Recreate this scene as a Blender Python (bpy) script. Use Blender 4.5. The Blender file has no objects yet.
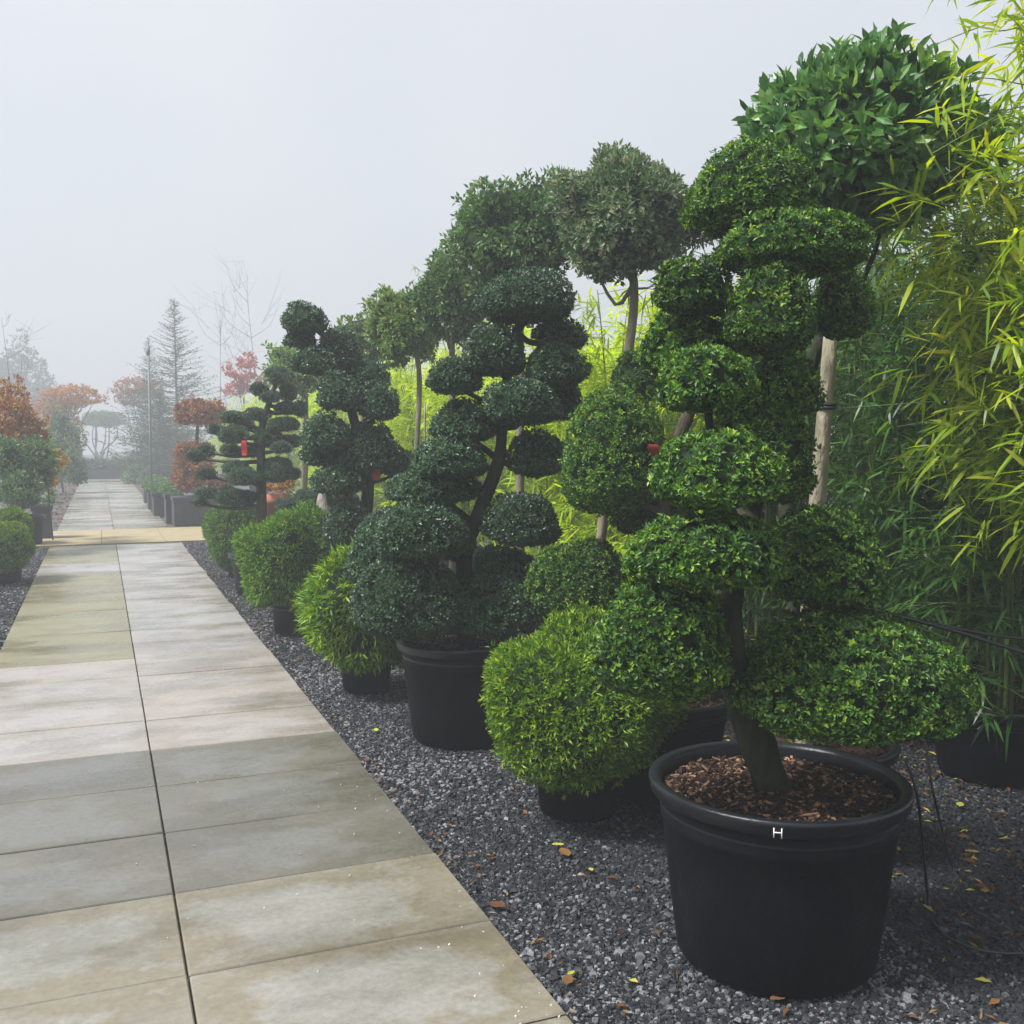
import bpy, math, random
import numpy as np
from mathutils import Vector

R = np.random.default_rng(7)
random.seed(7)
sc = bpy.context.scene
COL = sc.collection
rad = math.radians

# ------------------------------------------------------------------ camera
H = 1.5
YAW, PITCH = rad(21.92), rad(3.91)
F = np.array([math.sin(YAW)*math.cos(PITCH), math.cos(YAW)*math.cos(PITCH), -math.sin(PITCH)])
RT = np.array([math.cos(YAW), -math.sin(YAW), 0.0])
UP = np.cross(RT, F)
CAMP = np.array([0.0, 0.0, H])
cd = bpy.data.cameras.new('camera'); cam = bpy.data.objects.new('camera', cd); COL.objects.link(cam)
cam.location = CAMP; cam.rotation_euler = (math.pi/2-PITCH, 0, -YAW)
cd.sensor_width = 36; cd.lens = 36; cd.clip_end = 2000; cd.clip_start = .05
sc.camera = cam

def at(px, py, Z):
    return CAMP + Z*(F + RT*(px-512)/1024 + UP*(512-py)/1024)
def gnd(px, py):
    d = F + RT*(px-512)/1024 + UP*(512-py)/1024
    return CAMP + d*(-H/d[2])
def depth(p):
    return float(np.dot(np.asarray(p)-CAMP, F))

# ------------------------------------------------------------------ object helpers
def empty(name, loc, label=None, cat=None, group=None, rz=0.0):
    o = bpy.data.objects.new(name, None); COL.objects.link(o)
    o.location = [float(v) for v in loc]; o.rotation_euler = (0, 0, rz); o.empty_display_size = .1
    tag(o, label, cat, group); return o
def tag(o, label=None, cat=None, group=None, kind=None):
    if label: o['label'] = label
    if cat: o['category'] = cat
    if group: o['group'] = group
    if kind: o['kind'] = kind
    return o
def copy_tree(o, parent=None):
    c = o.copy(); COL.objects.link(c)
    if parent: c.parent = parent
    for ch in list(o.children): copy_tree(ch, c)
    return c

class MB:
    """collects vertices and faces (world or local) for ONE mesh object"""
    def __init__(s): s.v=[]; s.f=[]; s.n=0
    def add(s, V, Fs, rnd=None, mat=0, smooth=False):
        V = np.asarray(V, dtype=np.float32).reshape(-1,3)
        if not isinstance(Fs, list): Fs=[Fs]
        for Fa in Fs:
            Fa = np.asarray(Fa, dtype=np.int64)
            if rnd is None: r = np.zeros(len(Fa))
            else:
                r = np.asarray(rnd); r = np.full(len(Fa), float(r)) if r.ndim==0 else r
            s.f.append((Fa+s.n, r, mat, smooth))
        s.v.append(V); s.n += len(V); return s
    def build(s, name, mats, parent=None, origin=(0,0,0), kind=None):
        V = np.concatenate(s.v) - np.asarray(origin, dtype=np.float32)
        me = bpy.data.meshes.new(name)
        me.vertices.add(len(V)); me.vertices.foreach_set('co', V.astype(np.float32).ravel())
        tot = np.concatenate([np.full(len(f), f.shape[1]) for f,_,_,_ in s.f])
        li = np.concatenate([f.ravel() for f,_,_,_ in s.f])
        me.loops.add(len(li)); me.loops.foreach_set('vertex_index', li.astype(np.int32))
        me.polygons.add(len(tot))
        me.polygons.foreach_set('loop_start', np.concatenate([[0],np.cumsum(tot)[:-1]]).astype(np.int32))
        me.polygons.foreach_set('material_index', np.concatenate([np.full(len(f),m) for f,_,m,_ in s.f]).astype(np.int32))
        me.update(calc_edges=True)
        me.polygons.foreach_set('use_smooth', np.concatenate([np.full(len(f),bool(k)) for f,_,_,k in s.f]))
        a = me.attributes.new('rnd','FLOAT','FACE')
        a.data.foreach_set('value', np.concatenate([r for _,r,_,_ in s.f]).astype(np.float32))
        for m in (mats if isinstance(mats,(list,tuple)) else [mats]): me.materials.append(m)
        o = bpy.data.objects.new(name, me); COL.objects.link(o)
        o.location = [float(x) for x in origin]
        if parent is not None: o.parent = parent
        if kind: o['kind'] = kind
        return o

def nrm(a):
    return a/np.maximum(np.linalg.norm(a, axis=-1, keepdims=True), 1e-9)
def perp(N):
    ref = np.where(np.abs(N[...,2:3])<.9, np.array([0,0,1.0]), np.array([1.0,0,0]))
    t = nrm(np.cross(N, ref)); return t, np.cross(N, t)

def tube(mb, pts, radii, seg=8, rnd=0.5, mat=0, cap=True):
    pts = np.asarray(pts, float); n = len(pts)
    radii = np.full(n, radii) if np.ndim(radii)==0 else np.asarray(radii, float)
    T = np.gradient(pts, axis=0); T = nrm(T)
    ref = np.array([1.0,0,0]) if abs(T[0][0])<.8 else np.array([0,1.0,0])
    V=[]
    for i in range(n):
        a = nrm(np.cross(T[i], ref)); b = np.cross(T[i], a); ref = np.cross(a, T[i])
        th = np.linspace(0, 2*math.pi, seg, endpoint=False)[:,None]
        V.append(pts[i]+radii[i]*(np.cos(th)*a+np.sin(th)*b))
    V = np.concatenate(V)
    i = np.arange(n-1)[:,None]*seg; k = np.arange(seg)[None,:]; k2=(k+1)%seg
    Fq = np.stack([i+k, i+k2, i+seg+k2, i+seg+k], -1).reshape(-1,4)
    fs=[Fq]
    if cap:
        fs += [np.arange(seg)[None,::-1], (n-1)*seg+np.arange(seg)[None,:]]
    mb.add(V, fs, rnd, mat, True)
def smooth_path(ctrl, n=16):
    c = [np.asarray(p,float) for p in ctrl]
    if len(c)==2: return np.array([c[0]+(c[1]-c[0])*t for t in np.linspace(0,1,n)])
    P=[2*c[0]-c[1]]+c+[2*c[-1]-c[-2]]; out=[]
    per=max(2,n//(len(c)-1))
    for i in range(1,len(P)-2):
        for t in np.linspace(0,1,per,endpoint=False):
            p0,p1,p2,p3=P[i-1],P[i],P[i+1],P[i+2]
            out.append(.5*((2*p1)+(-p0+p2)*t+(2*p0-5*p1+4*p2-p3)*t*t+(-p0+3*p1-3*p2+p3)*t**3))
    out.append(c[-1]); return np.array(out)
def lathe(mb, prof, c=(0,0,0), seg=56, rnd=.5, mat=0, wob=0.0, smooth=True):
    prof=np.asarray(prof,float); n=len(prof)
    th=np.linspace(0,2*math.pi,seg,endpoint=False)
    w = 1+wob*np.sin(3*th+1.0)+wob*.6*np.sin(5*th)
    V=np.stack([prof[:,0:1]*np.cos(th)*w, prof[:,0:1]*np.sin(th)*w, np.repeat(prof[:,1:2],seg,1)],-1).reshape(-1,3)+np.asarray(c)
    i=np.arange(n-1)[:,None]*seg; k=np.arange(seg)[None,:]; k2=(k+1)%seg
    mb.add(V, np.stack([i+k,i+k2,i+seg+k2,i+seg+k],-1).reshape(-1,4), rnd, mat, smooth)
def boxes(mb, C, S, rz=None, tilt=None, rnd=None, mat=0):
    """many boxes at once: centres C, half sizes S (n,3), yaw rz, tilt"""
    C=np.asarray(C,float).reshape(-1,3); n=len(C); S=np.asarray(S,float).reshape(-1,3)*np.ones((n,1))
    base=np.array([[-1,-1,-1],[1,-1,-1],[1,1,-1],[-1,1,-1],[-1,-1,1],[1,-1,1],[1,1,1],[-1,1,1]],float)
    V=base[None]*S[:,None]
    if tilt is not None:
        ct,st=np.cos(tilt)[:,None],np.sin(tilt)[:,None]
        x=V[...,0]*ct+V[...,2]*st; z=-V[...,0]*st+V[...,2]*ct; V=np.stack([x,V[...,1],z],-1)
    if rz is not None:
        cz,sz=np.cos(rz)[:,None],np.sin(rz)[:,None]
        x=V[...,0]*cz-V[...,1]*sz; y=V[...,0]*sz+V[...,1]*cz; V=np.stack([x,y,V[...,2]],-1)
    V=V+C[:,None]
    q=np.array([[0,3,2,1],[4,5,6,7],[0,1,5,4],[1,2,6,5],[2,3,7,6],[3,0,4,7]])
    Fq=(np.arange(n)[:,None,None]*8+q).reshape(-1,4)
    r=None if rnd is None else (np.repeat(rnd,6) if np.ndim(rnd) else rnd)
    mb.add(V.reshape(-1,3),Fq,r,mat)

# ------------------------------------------------------------------ materials
def mat_new(name):
    m=bpy.data.materials.new(name); m.use_nodes=True
    nt=m.node_tree; nt.nodes.clear(); return m,nt
def N(nt,t,**k):
    n=nt.nodes.new(t)
    for a,b in k.items(): setattr(n,a,b)
    return n
def ramp(nt, stops, interp='LINEAR'):
    r=N(nt,'ShaderNodeValToRGB'); e=r.color_ramp.elements; r.color_ramp.interpolation=interp
    while len(e)<len(stops): e.new(.5)
    for i,(p,c) in enumerate(stops):
        e[i].position=p; e[i].color=(*c,1)
    return r
def leaf_mat(name, stops, trans=.3, rough=.45, spec=.4, tint=None, objvar=.25):
    m,nt=mat_new(name); L=nt.links
    a=N(nt,'ShaderNodeAttribute',attribute_name='rnd')
    r=ramp(nt,stops); L.new(a.outputs['Fac'],r.inputs[0])
    oi=N(nt,'ShaderNodeObjectInfo')
    mr=N(nt,'ShaderNodeMapRange'); mr.inputs[3].default_value=1-objvar; mr.inputs[4].default_value=1+objvar*.6
    L.new(oi.outputs['Random'],mr.inputs[0])
    hs=N(nt,'ShaderNodeHueSaturation'); L.new(r.outputs[0],hs.inputs['Color']); L.new(mr.outputs[0],hs.inputs['Value'])
    p=N(nt,'ShaderNodeBsdfPrincipled'); L.new(hs.outputs[0],p.inputs['Base Color'])
    p.inputs['Roughness'].default_value=rough; p.inputs['Specular IOR Level'].default_value=spec
    t=N(nt,'ShaderNodeBsdfTranslucent')
    h2=N(nt,'ShaderNodeHueSaturation'); h2.inputs['Hue'].default_value=.485; h2.inputs['Saturation'].default_value=1.1; h2.inputs['Value'].default_value=1.3
    L.new(hs.outputs[0],h2.inputs['Color']); L.new(h2.outputs[0],t.inputs[0])
    x=N(nt,'ShaderNodeMixShader'); x.inputs[0].default_value=trans
    L.new(p.outputs[0],x.inputs[1]); L.new(t.outputs[0],x.inputs[2])
    o=N(nt,'ShaderNodeOutputMaterial'); L.new(x.outputs[0],o.inputs[0]); return m
def plain_mat(name, c1, c2, scale=8, rough=.7, bump=.0, bscale=40, spec=.3, metal=0, stretch=(1,1,1), attr=False):
    m,nt=mat_new(name); L=nt.links
    tc=N(nt,'ShaderNodeTexCoord'); mp=N(nt,'ShaderNodeMapping'); mp.inputs['Scale'].default_value=stretch
    L.new(tc.outputs['Object'],mp.inputs[0])
    no=N(nt,'ShaderNodeTexNoise'); no.inputs['Scale'].default_value=scale; no.inputs['Detail'].default_value=5
    L.new(mp.outputs[0],no.inputs['Vector'])
    r=ramp(nt,[(.3,c1),(.7,c2)])
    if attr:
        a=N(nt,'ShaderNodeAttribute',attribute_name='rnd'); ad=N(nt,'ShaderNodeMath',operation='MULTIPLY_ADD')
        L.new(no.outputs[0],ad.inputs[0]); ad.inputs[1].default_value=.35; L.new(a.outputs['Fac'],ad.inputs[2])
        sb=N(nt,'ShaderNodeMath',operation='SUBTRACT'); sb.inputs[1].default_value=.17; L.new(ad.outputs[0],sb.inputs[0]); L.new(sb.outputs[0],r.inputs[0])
    else: L.new(no.outputs[0],r.inputs[0])
    p=N(nt,'ShaderNodeBsdfPrincipled'); L.new(r.outputs[0],p.inputs['Base Color'])
    p.inputs['Roughness'].default_value=rough; p.inputs['Specular IOR Level'].default_value=spec; p.inputs['Metallic'].default_value=metal
    if bump:
        n2=N(nt,'ShaderNodeTexNoise'); n2.inputs['Scale'].default_value=bscale; n2.inputs['Detail'].default_value=6; L.new(mp.outputs[0],n2.inputs['Vector'])
        b=N(nt,'ShaderNodeBump'); b.inputs['Strength'].default_value=bump; b.inputs['Distance'].default_value=.02
        L.new(n2.outputs[0],b.inputs['Height']); L.new(b.outputs[0],p.inputs['Normal'])
    o=N(nt,'ShaderNodeOutputMaterial'); L.new(p.outputs[0],o.inputs[0]); return m

M={}
M['azalea']=leaf_mat('small_leaf_bright',[(0,(.013,.046,.01)),(.42,(.038,.112,.016)),(.74,(.125,.26,.025)),(1,(.38,.53,.05))],.25,.5,.35)
M['ilex']=leaf_mat('small_leaf_dark',[(0,(.016,.04,.022)),(.5,(.045,.1,.048)),(.9,(.095,.18,.075)),(1,(.17,.26,.11))],.18,.42,.5)
M['needle']=leaf_mat('shaggy_needle_green',[(0,(.025,.085,.014)),(.45,(.08,.2,.024)),(.75,(.21,.38,.04)),(1,(.38,.54,.06))],.28,.5,.3)
M['needle_lime']=leaf_mat('shaggy_needle_lime',[(0,(.03,.095,.01)),(.45,(.12,.26,.018)),(.75,(.3,.48,.03)),(1,(.5,.66,.06))],.3,.5,.3)
M['pine']=leaf_mat('flat_pad_needle',[(0,(.05,.09,.065)),(.6,(.1,.165,.105)),(1,(.16,.24,.14))],.12,.55,.3)
M['laurel']=leaf_mat('large_leaf',[(0,(.025,.085,.024)),(.5,(.075,.19,.045)),(.85,(.17,.32,.06)),(1,(.3,.44,.08))],.3,.3,.5)
M['privet']=leaf_mat('medium_leaf',[(0,(.03,.085,.03)),(.5,(.09,.19,.055)),(.9,(.19,.3,.085)),(1,(.3,.32,.14))],.25,.4,.45,objvar=.08)
M['privet_tan']=leaf_mat('medium_leaf_tan',[(0,(.04,.1,.04)),(.5,(.13,.22,.09)),(.8,(.25,.28,.15)),(1,(.4,.36,.24))],.25,.45,.4,objvar=.05)
M['lightleaf']=leaf_mat('medium_leaf_light',[(0,(.05,.11,.025)),(.5,(.14,.25,.05)),(1,(.32,.43,.09))],.3,.45,.4)
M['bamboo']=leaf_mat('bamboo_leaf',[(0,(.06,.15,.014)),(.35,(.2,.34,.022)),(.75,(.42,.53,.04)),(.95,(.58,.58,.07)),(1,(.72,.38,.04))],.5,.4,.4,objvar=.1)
M['bamboo_shade']=leaf_mat('bamboo_leaf_shade',[(0,(.012,.05,.01)),(.5,(.036,.11,.016)),(.95,(.1,.21,.026)),(1,(.45,.36,.05))],.35,.4,.4,objvar=.1)  # same bamboo as above, with the thicket's shade put into the leaf colour
M['bamboo_gold_backlit']=leaf_mat('bamboo_leaf_golden_backlit',[(0,(.2,.36,.012)),(.5,(.46,.64,.03)),(1,(.68,.78,.06))],.55,.5,.3,objvar=.12)  # yellowish bamboo, its colour raised to stand in for backlight through the leaves
M['beech']=leaf_mat('copper_leaf',[(0,(.16,.06,.03)),(.5,(.36,.15,.06)),(1,(.52,.28,.12))],.25,.6,.2)
M['autumn']=leaf_mat('autumn_leaf',[(0,(.16,.05,.02)),(.4,(.35,.14,.03)),(.8,(.5,.3,.05)),(1,(.55,.42,.06))],.3,.6,.2)
M['maple']=leaf_mat('red_leaf',[(0,(.28,.05,.04)),(.6,(.5,.12,.07)),(1,(.55,.24,.1))],.3,.6,.2)
M['conifer']=leaf_mat('conifer_needle',[(0,(.03,.07,.035)),(.6,(.07,.13,.06)),(1,(.13,.19,.08))],.1,.6,.2)
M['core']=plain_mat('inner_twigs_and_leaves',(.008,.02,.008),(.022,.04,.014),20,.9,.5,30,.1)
M['bark']=plain_mat('bark',(.035,.028,.02),(.1,.085,.06),14,.85,.7,45,.2,stretch=(1,1,.35))
M['bark_dark']=plain_mat('bark_mossy',(.012,.015,.008),(.045,.048,.026),14,.85,1.0,30,.2,stretch=(1,1,.35))
M['bark_pale']=plain_mat('bark_pale',(.11,.1,.07),(.24,.21,.15),14,.8,.5,45,.2,stretch=(1,1,.35))
M['twig']=plain_mat('twig',(.06,.045,.03),(.13,.1,.07),14,.85)
M['stake']=plain_mat('stake_wood',(.17,.15,.1),(.33,.3,.21),26,.8,.9,60,.2,stretch=(1,1,.3))
M['culm']=plain_mat('bamboo_culm',(.05,.1,.02),(.16,.2,.04),6,.4,0,1,.4)
M['pot']=plain_mat('black_plastic',(.002,.0028,.0045),(.004,.005,.007),5,.5,.12,60,.09)
M['rim']=plain_mat('black_plastic_rim',(.003,.0042,.0065),(.006,.008,.012),7,.36,.1,80,.35)
M['grey_pot']=plain_mat('grey_planter',(.03,.036,.045),(.055,.062,.075),3,.6,.1,30,.3)
M['terracotta']=plain_mat('terracotta',(.3,.09,.05),(.42,.15,.08),6,.8,.2)
M['mulch']=plain_mat('bark_mulch',(.018,.009,.006),(.05,.022,.012),30,.9,.9,60,.2)
M['chip']=plain_mat('bark_chip',(.018,.009,.006),(.36,.2,.11),60,.75,.4,60,.25,attr=True)
M['white']=plain_mat('white_paint',(.7,.7,.68),(.8,.8,.78),10,.6)
M['hose']=plain_mat('black_pipe',(.012,.013,.015),(.03,.03,.032),8,.35,0,1,.5)
M['wire']=plain_mat('green_twine',(.1,.16,.1),(.2,.28,.18),10,.6)
M['redtag']=plain_mat('red_tag',(.5,.02,.02),(.62,.05,.04),6,.5)
M['rusttag']=plain_mat('dark_red_tag',(.2,.02,.018),(.28,.045,.03),6,.5)
M['metal']=plain_mat('grey_metal',(.16,.17,.17),(.24,.25,.25),8,.7,0,1,.2)
M['rock']=plain_mat('pale_rock',(.2,.18,.16),(.34,.31,.28),6,.85,.8,14,.2)
M['stone']=plain_mat('gravel_stone',(.011,.0135,.018),(.205,.213,.222),120,.6,.3,200,.4,attr=True)
M['litter']=leaf_mat('dead_leaf',[(0,(.05,.02,.01)),(.5,(.18,.08,.03)),(.8,(.35,.22,.05)),(1,(.4,.42,.06))],.15,.7,.2)

def dusty(m,amt,col):
    nt=m.node_tree; L=nt.links; p=next(n for n in nt.nodes if n.type=='BSDF_PRINCIPLED'); src=p.inputs['Base Color'].links[0].from_socket
    tc=N(nt,'ShaderNodeTexCoord'); mp=N(nt,'ShaderNodeMapping'); mp.inputs['Scale'].default_value=(1,1,.45); L.new(tc.outputs['Object'],mp.inputs[0])
    n=N(nt,'ShaderNodeTexNoise'); n.inputs['Scale'].default_value=9; n.inputs['Detail'].default_value=9; n.inputs['Roughness'].default_value=.7; L.new(mp.outputs[0],n.inputs['Vector'])
    n2=N(nt,'ShaderNodeTexNoise'); n2.inputs['Scale'].default_value=140; n2.inputs['Detail'].default_value=2; L.new(tc.outputs['Object'],n2.inputs['Vector'])
    r=ramp(nt,[(.5,(0,0,0)),(.75,(1,1,1))]); L.new(n.outputs[0],r.inputs[0]); r2=ramp(nt,[(.45,(.35,.35,.35)),(.7,(1,1,1))]); L.new(n2.outputs[0],r2.inputs[0])
    k=N(nt,'ShaderNodeMath',operation='MULTIPLY'); L.new(r.outputs[0],k.inputs[0]); L.new(r2.outputs[0],k.inputs[1])
    k2=N(nt,'ShaderNodeMath',operation='MULTIPLY'); L.new(k.outputs[0],k2.inputs[0]); k2.inputs[1].default_value=amt
    x=N(nt,'ShaderNodeMix',data_type='RGBA'); L.new(k2.outputs[0],x.inputs[0]); L.new(src,x.inputs[6]); x.inputs[7].default_value=(*col,1); L.new(x.outputs[2],p.inputs['Base Color'])
dusty(M['pot'],.3,(.045,.043,.038)); dusty(M['rim'],.35,(.06,.056,.05)); dusty(M['grey_pot'],.5,(.12,.12,.11))
# ground material: fine dark gravel, soil showing
def gravel_ground():
    m,nt=mat_new('dark_gravel_ground'); L=nt.links
    tc=N(nt,'ShaderNodeTexCoord')
    vo=N(nt,'ShaderNodeTexVoronoi'); vo.inputs['Scale'].default_value=75; L.new(tc.outputs['Object'],vo.inputs['Vector'])
    r=ramp(nt,[(0,(.02,.022,.026)),(.6,(.055,.058,.065)),(.93,(.12,.125,.13)),(1,(.3,.3,.3))])
    sx=N(nt,'ShaderNodeSeparateColor'); L.new(vo.outputs['Color'],sx.inputs[0]); L.new(sx.outputs[0],r.inputs[0])
    no=N(nt,'ShaderNodeTexNoise'); no.inputs['Scale'].default_value=.7; no.inputs['Detail'].default_value=6; L.new(tc.outputs['Object'],no.inputs['Vector'])
    rr=ramp(nt,[(.5,(0,0,0)),(.68,(1,1,1))]); L.new(no.outputs[0],rr.inputs[0])
    mx=N(nt,'ShaderNodeMix',data_type='RGBA'); L.new(rr.outputs[0],mx.inputs[0]); L.new(r.outputs[0],mx.inputs[6]); mx.inputs[7].default_value=(.05,.036,.026,1)
    p=N(nt,'ShaderNodeBsdfPrincipled'); L.new(mx.outputs[2],p.inputs['Base Color']); p.inputs['Roughness'].default_value=.65
    b=N(nt,'ShaderNodeBump'); b.inputs['Strength'].default_value=.8; b.inputs['Distance'].default_value=.01; b.invert=True
    L.new(vo.outputs['Distance'],b.inputs['Height']); L.new(b.outputs[0],p.inputs['Normal'])
    o=N(nt,'ShaderNodeOutputMaterial'); L.new(p.outputs[0],o.inputs[0]); return m
M['ground']=gravel_ground()

# paving: tone per slab comes from the face attribute 'rnd' (which slab batch it is), stains from noise
def paving_mat():
    m,nt=mat_new('concrete_paving'); L=nt.links
    a=N(nt,'ShaderNodeAttribute',attribute_name='rnd')
    base=ramp(nt,[(0,(.135,.135,.122)),(.25,(.17,.168,.15)),(.4,(.225,.222,.19)),(.6,(.325,.297,.277)),(.75,(.30,.30,.295)),(.9,(.235,.225,.145)),(1,(.21,.197,.125))])
    L.new(a.outputs['Fac'],base.inputs[0])
    tc=N(nt,'ShaderNodeTexCoord'); uv=N(nt,'ShaderNodeUVMap',uv_map='slab')
    def noise(sc_,det,src,st=(1,1,1),rough=.6):
        mp=N(nt,'ShaderNodeMapping'); mp.inputs['Scale'].default_value=st; L.new(src,mp.inputs[0])
        n=N(nt,'ShaderNodeTexNoise'); n.inputs['Scale'].default_value=sc_; n.inputs['Detail'].default_value=det; n.inputs['Roughness'].default_value=rough
        L.new(mp.outputs[0],n.inputs['Vector']); return n.outputs[0]
    # distance to the slab's edge -> drying marks follow the joints
    sx=N(nt,'ShaderNodeSeparateXYZ'); L.new(uv.outputs[0],sx.inputs[0])
    def edge(o):
        s=N(nt,'ShaderNodeMath',operation='FRACT'); L.new(o,s.inputs[0])
        s1=N(nt,'ShaderNodeMath',operation='SUBTRACT'); L.new(s.outputs[0],s1.inputs[0]); s1.inputs[1].default_value=.5
        ab=N(nt,'ShaderNodeMath',operation='ABSOLUTE'); L.new(s1.outputs[0],ab.inputs[0]); return ab.outputs[0]
    mxx=N(nt,'ShaderNodeMath',operation='MAXIMUM'); L.new(edge(sx.outputs[0]),mxx.inputs[0]); L.new(edge(sx.outputs[1]),mxx.inputs[1])
    n1=noise(1.5,8,uv.outputs[0],(1.2,.8,1),.68)
    ad=N(nt,'ShaderNodeMath',operation='MULTIPLY_ADD'); L.new(n1,ad.inputs[0]); ad.inputs[1].default_value=1.5; L.new(mxx.outputs[0],ad.inputs[2])
    ring=ramp(nt,[(.0,(0,0,0)),(.45,(0,0,0)),(.60,(1,1,1)),(.70,(.8,.8,.8)),(1,(.15,.15,.15))])
    sc1=N(nt,'ShaderNodeMath',operation='SUBTRACT'); L.new(ad.outputs[0],sc1.inputs[0]); sc1.inputs[1].default_value=.55
    L.new(sc1.outputs[0],ring.inputs[0])
    tan=N(nt,'ShaderNodeMix',data_type='RGBA',blend_type='MULTIPLY'); 
    k=N(nt,'ShaderNodeMath',operation='MULTIPLY'); L.new(ring.outputs[0],k.inputs[0]); st=ramp(nt,[(0,(.5,.5,.5)),(.3,(.55,.55,.55)),(.38,(.8,.8,.8)),(.5,(.8,.8,.8)),(.55,(.3,.3,.3)),(1,(.35,.35,.35))]); L.new(a.outputs['Fac'],st.inputs[0]); L.new(st.outputs[0],k.inputs[1]); L.new(k.outputs[0],tan.inputs[0])
    L.new(base.outputs[0],tan.inputs[6]); tan.inputs[7].default_value=(.72,.63,.45,1)
    # dark damp blotches
    n2=noise(1.3,8,tc.outputs['Object'],(.8,1.5,1),.66); r2=ramp(nt,[(.45,(0,0,0)),(.62,(1,1,1))]); L.new(n2,r2.inputs[0])
    k2=N(nt,'ShaderNodeMath',operation='MULTIPLY'); L.new(r2.outputs[0],k2.inputs[0]); k2.inputs[1].default_value=.75
    dm=N(nt,'ShaderNodeMix',data_type='RGBA',blend_type='MULTIPLY'); L.new(k2.outputs[0],dm.inputs[0]); L.new(tan.outputs[2],dm.inputs[6]); dm.inputs[7].default_value=(.55,.54,.48,1)
    n3=noise(45,4,tc.outputs['Object']); r3=ramp(nt,[(.3,(.8,.8,.8)),(.7,(1.1,1.1,1.1))]); L.new(n3,r3.inputs[0])
    fm=N(nt,'ShaderNodeMix',data_type='RGBA',blend_type='MULTIPLY'); fm.inputs[0].default_value=.8; L.new(dm.outputs[2],fm.inputs[6]); L.new(r3.outputs[0],fm.inputs[7])
    n4=noise(260,2,tc.outputs['Object']); r4=ramp(nt,[(.28,(.7,.7,.7)),(.42,(1,1,1))]); L.new(n4,r4.inputs[0])
    fm2=N(nt,'ShaderNodeMix',data_type='RGBA',blend_type='MULTIPLY'); fm2.inputs[0].default_value=.7; L.new(fm.outputs[2],fm2.inputs[6]); L.new(r4.outputs[0],fm2.inputs[7])
    p=N(nt,'ShaderNodeBsdfPrincipled'); L.new(fm2.outputs[2],p.inputs['Base Color'])
    rg=ramp(nt,[(.35,(.44,.44,.44)),(.65,(.17,.17,.17))]); L.new(n2,rg.inputs[0]); L.new(rg.outputs[0],p.inputs['Roughness'])
    p.inputs['Specular IOR Level'].default_value=.5
    b=N(nt,'ShaderNodeBump'); b.inputs['Strength'].default_value=.25; b.inputs['Distance'].default_value=.004; L.new(n3,b.inputs['Height']); L.new(b.outputs[0],p.inputs['Normal'])
    o=N(nt,'ShaderNodeOutputMaterial'); L.new(p.outputs[0],o.inputs[0]); return m
M['paving']=paving_mat()
M['sand']=plain_mat('sandy_path',(.27,.22,.125),(.34,.285,.18),3,.7,.2,80,.35)

# ------------------------------------------------------------------ world, sun, haze
SUN_AZ, SUN_EL = rad(-88), rad(55)
w=bpy.data.worlds.new('World'); sc.world=w; w.use_nodes=True
nt=w.node_tree; nt.nodes.clear()
sky=N(nt,'ShaderNodeTexSky',sky_type='NISHITA'); sky.sun_disc=False; sky.sun_elevation=SUN_EL; sky.sun_rotation=SUN_AZ % (2*math.pi)
sky.dust_density=4; sky.air_density=1.5
mx=N(nt,'ShaderNodeMix',data_type='RGBA'); mx.inputs[0].default_value=.86; nt.links.new(sky.outputs[0],mx.inputs[6]); mx.inputs[7].default_value=(4.5,4.6,4.9,1)
tcw=N(nt,'ShaderNodeTexCoord'); nw=N(nt,'ShaderNodeTexNoise'); nw.inputs['Scale'].default_value=1.6; nw.inputs['Detail'].default_value=3; nt.links.new(tcw.outputs['Generated'],nw.inputs['Vector'])
rw=ramp(nt,[(.3,(.86,.89,.93)),(.7,(1.08,1.07,1.05))]); nt.links.new(nw.outputs[0],rw.inputs[0])
mw=N(nt,'ShaderNodeMix',data_type='RGBA',blend_type='MULTIPLY'); mw.inputs[0].default_value=1; nt.links.new(mx.outputs[2],mw.inputs[6]); nt.links.new(rw.outputs[0],mw.inputs[7])
bg=N(nt,'ShaderNodeBackground'); bg.inputs[1].default_value=.1; nt.links.new(mw.outputs[2],bg.inputs[0])
wo=N(nt,'ShaderNodeOutputWorld'); nt.links.new(bg.outputs[0],wo.inputs[0])
sd=bpy.data.lights.new('sun','SUN'); sd.energy=4.6; sd.angle=rad(14); sd.color=(1,.985,.955)
so=bpy.data.objects.new('sun',sd); COL.objects.link(so)
sdir=Vector((math.sin(SUN_AZ)*math.cos(SUN_EL),math.cos(SUN_AZ)*math.cos(SUN_EL),math.sin(SUN_EL)))
so.rotation_euler=sdir.to_track_quat('Z','Y').to_euler(); so.location=sdir*30

hm,nt=mat_new('haze_air')
pv=N(nt,'ShaderNodeVolumePrincipled'); pv.inputs['Density'].default_value=.0105; pv.inputs['Color'].default_value=(.66,.69,.73,1); pv.inputs['Anisotropy'].default_value=.2
o_=N(nt,'ShaderNodeOutputMaterial'); nt.links.new(pv.outputs[0],o_.inputs['Volume'])
mb=MB(); boxes(mb,[[0,40,8.1]],[[115,95,9.2]]); mb.build('haze',hm,kind='stuff')

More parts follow.
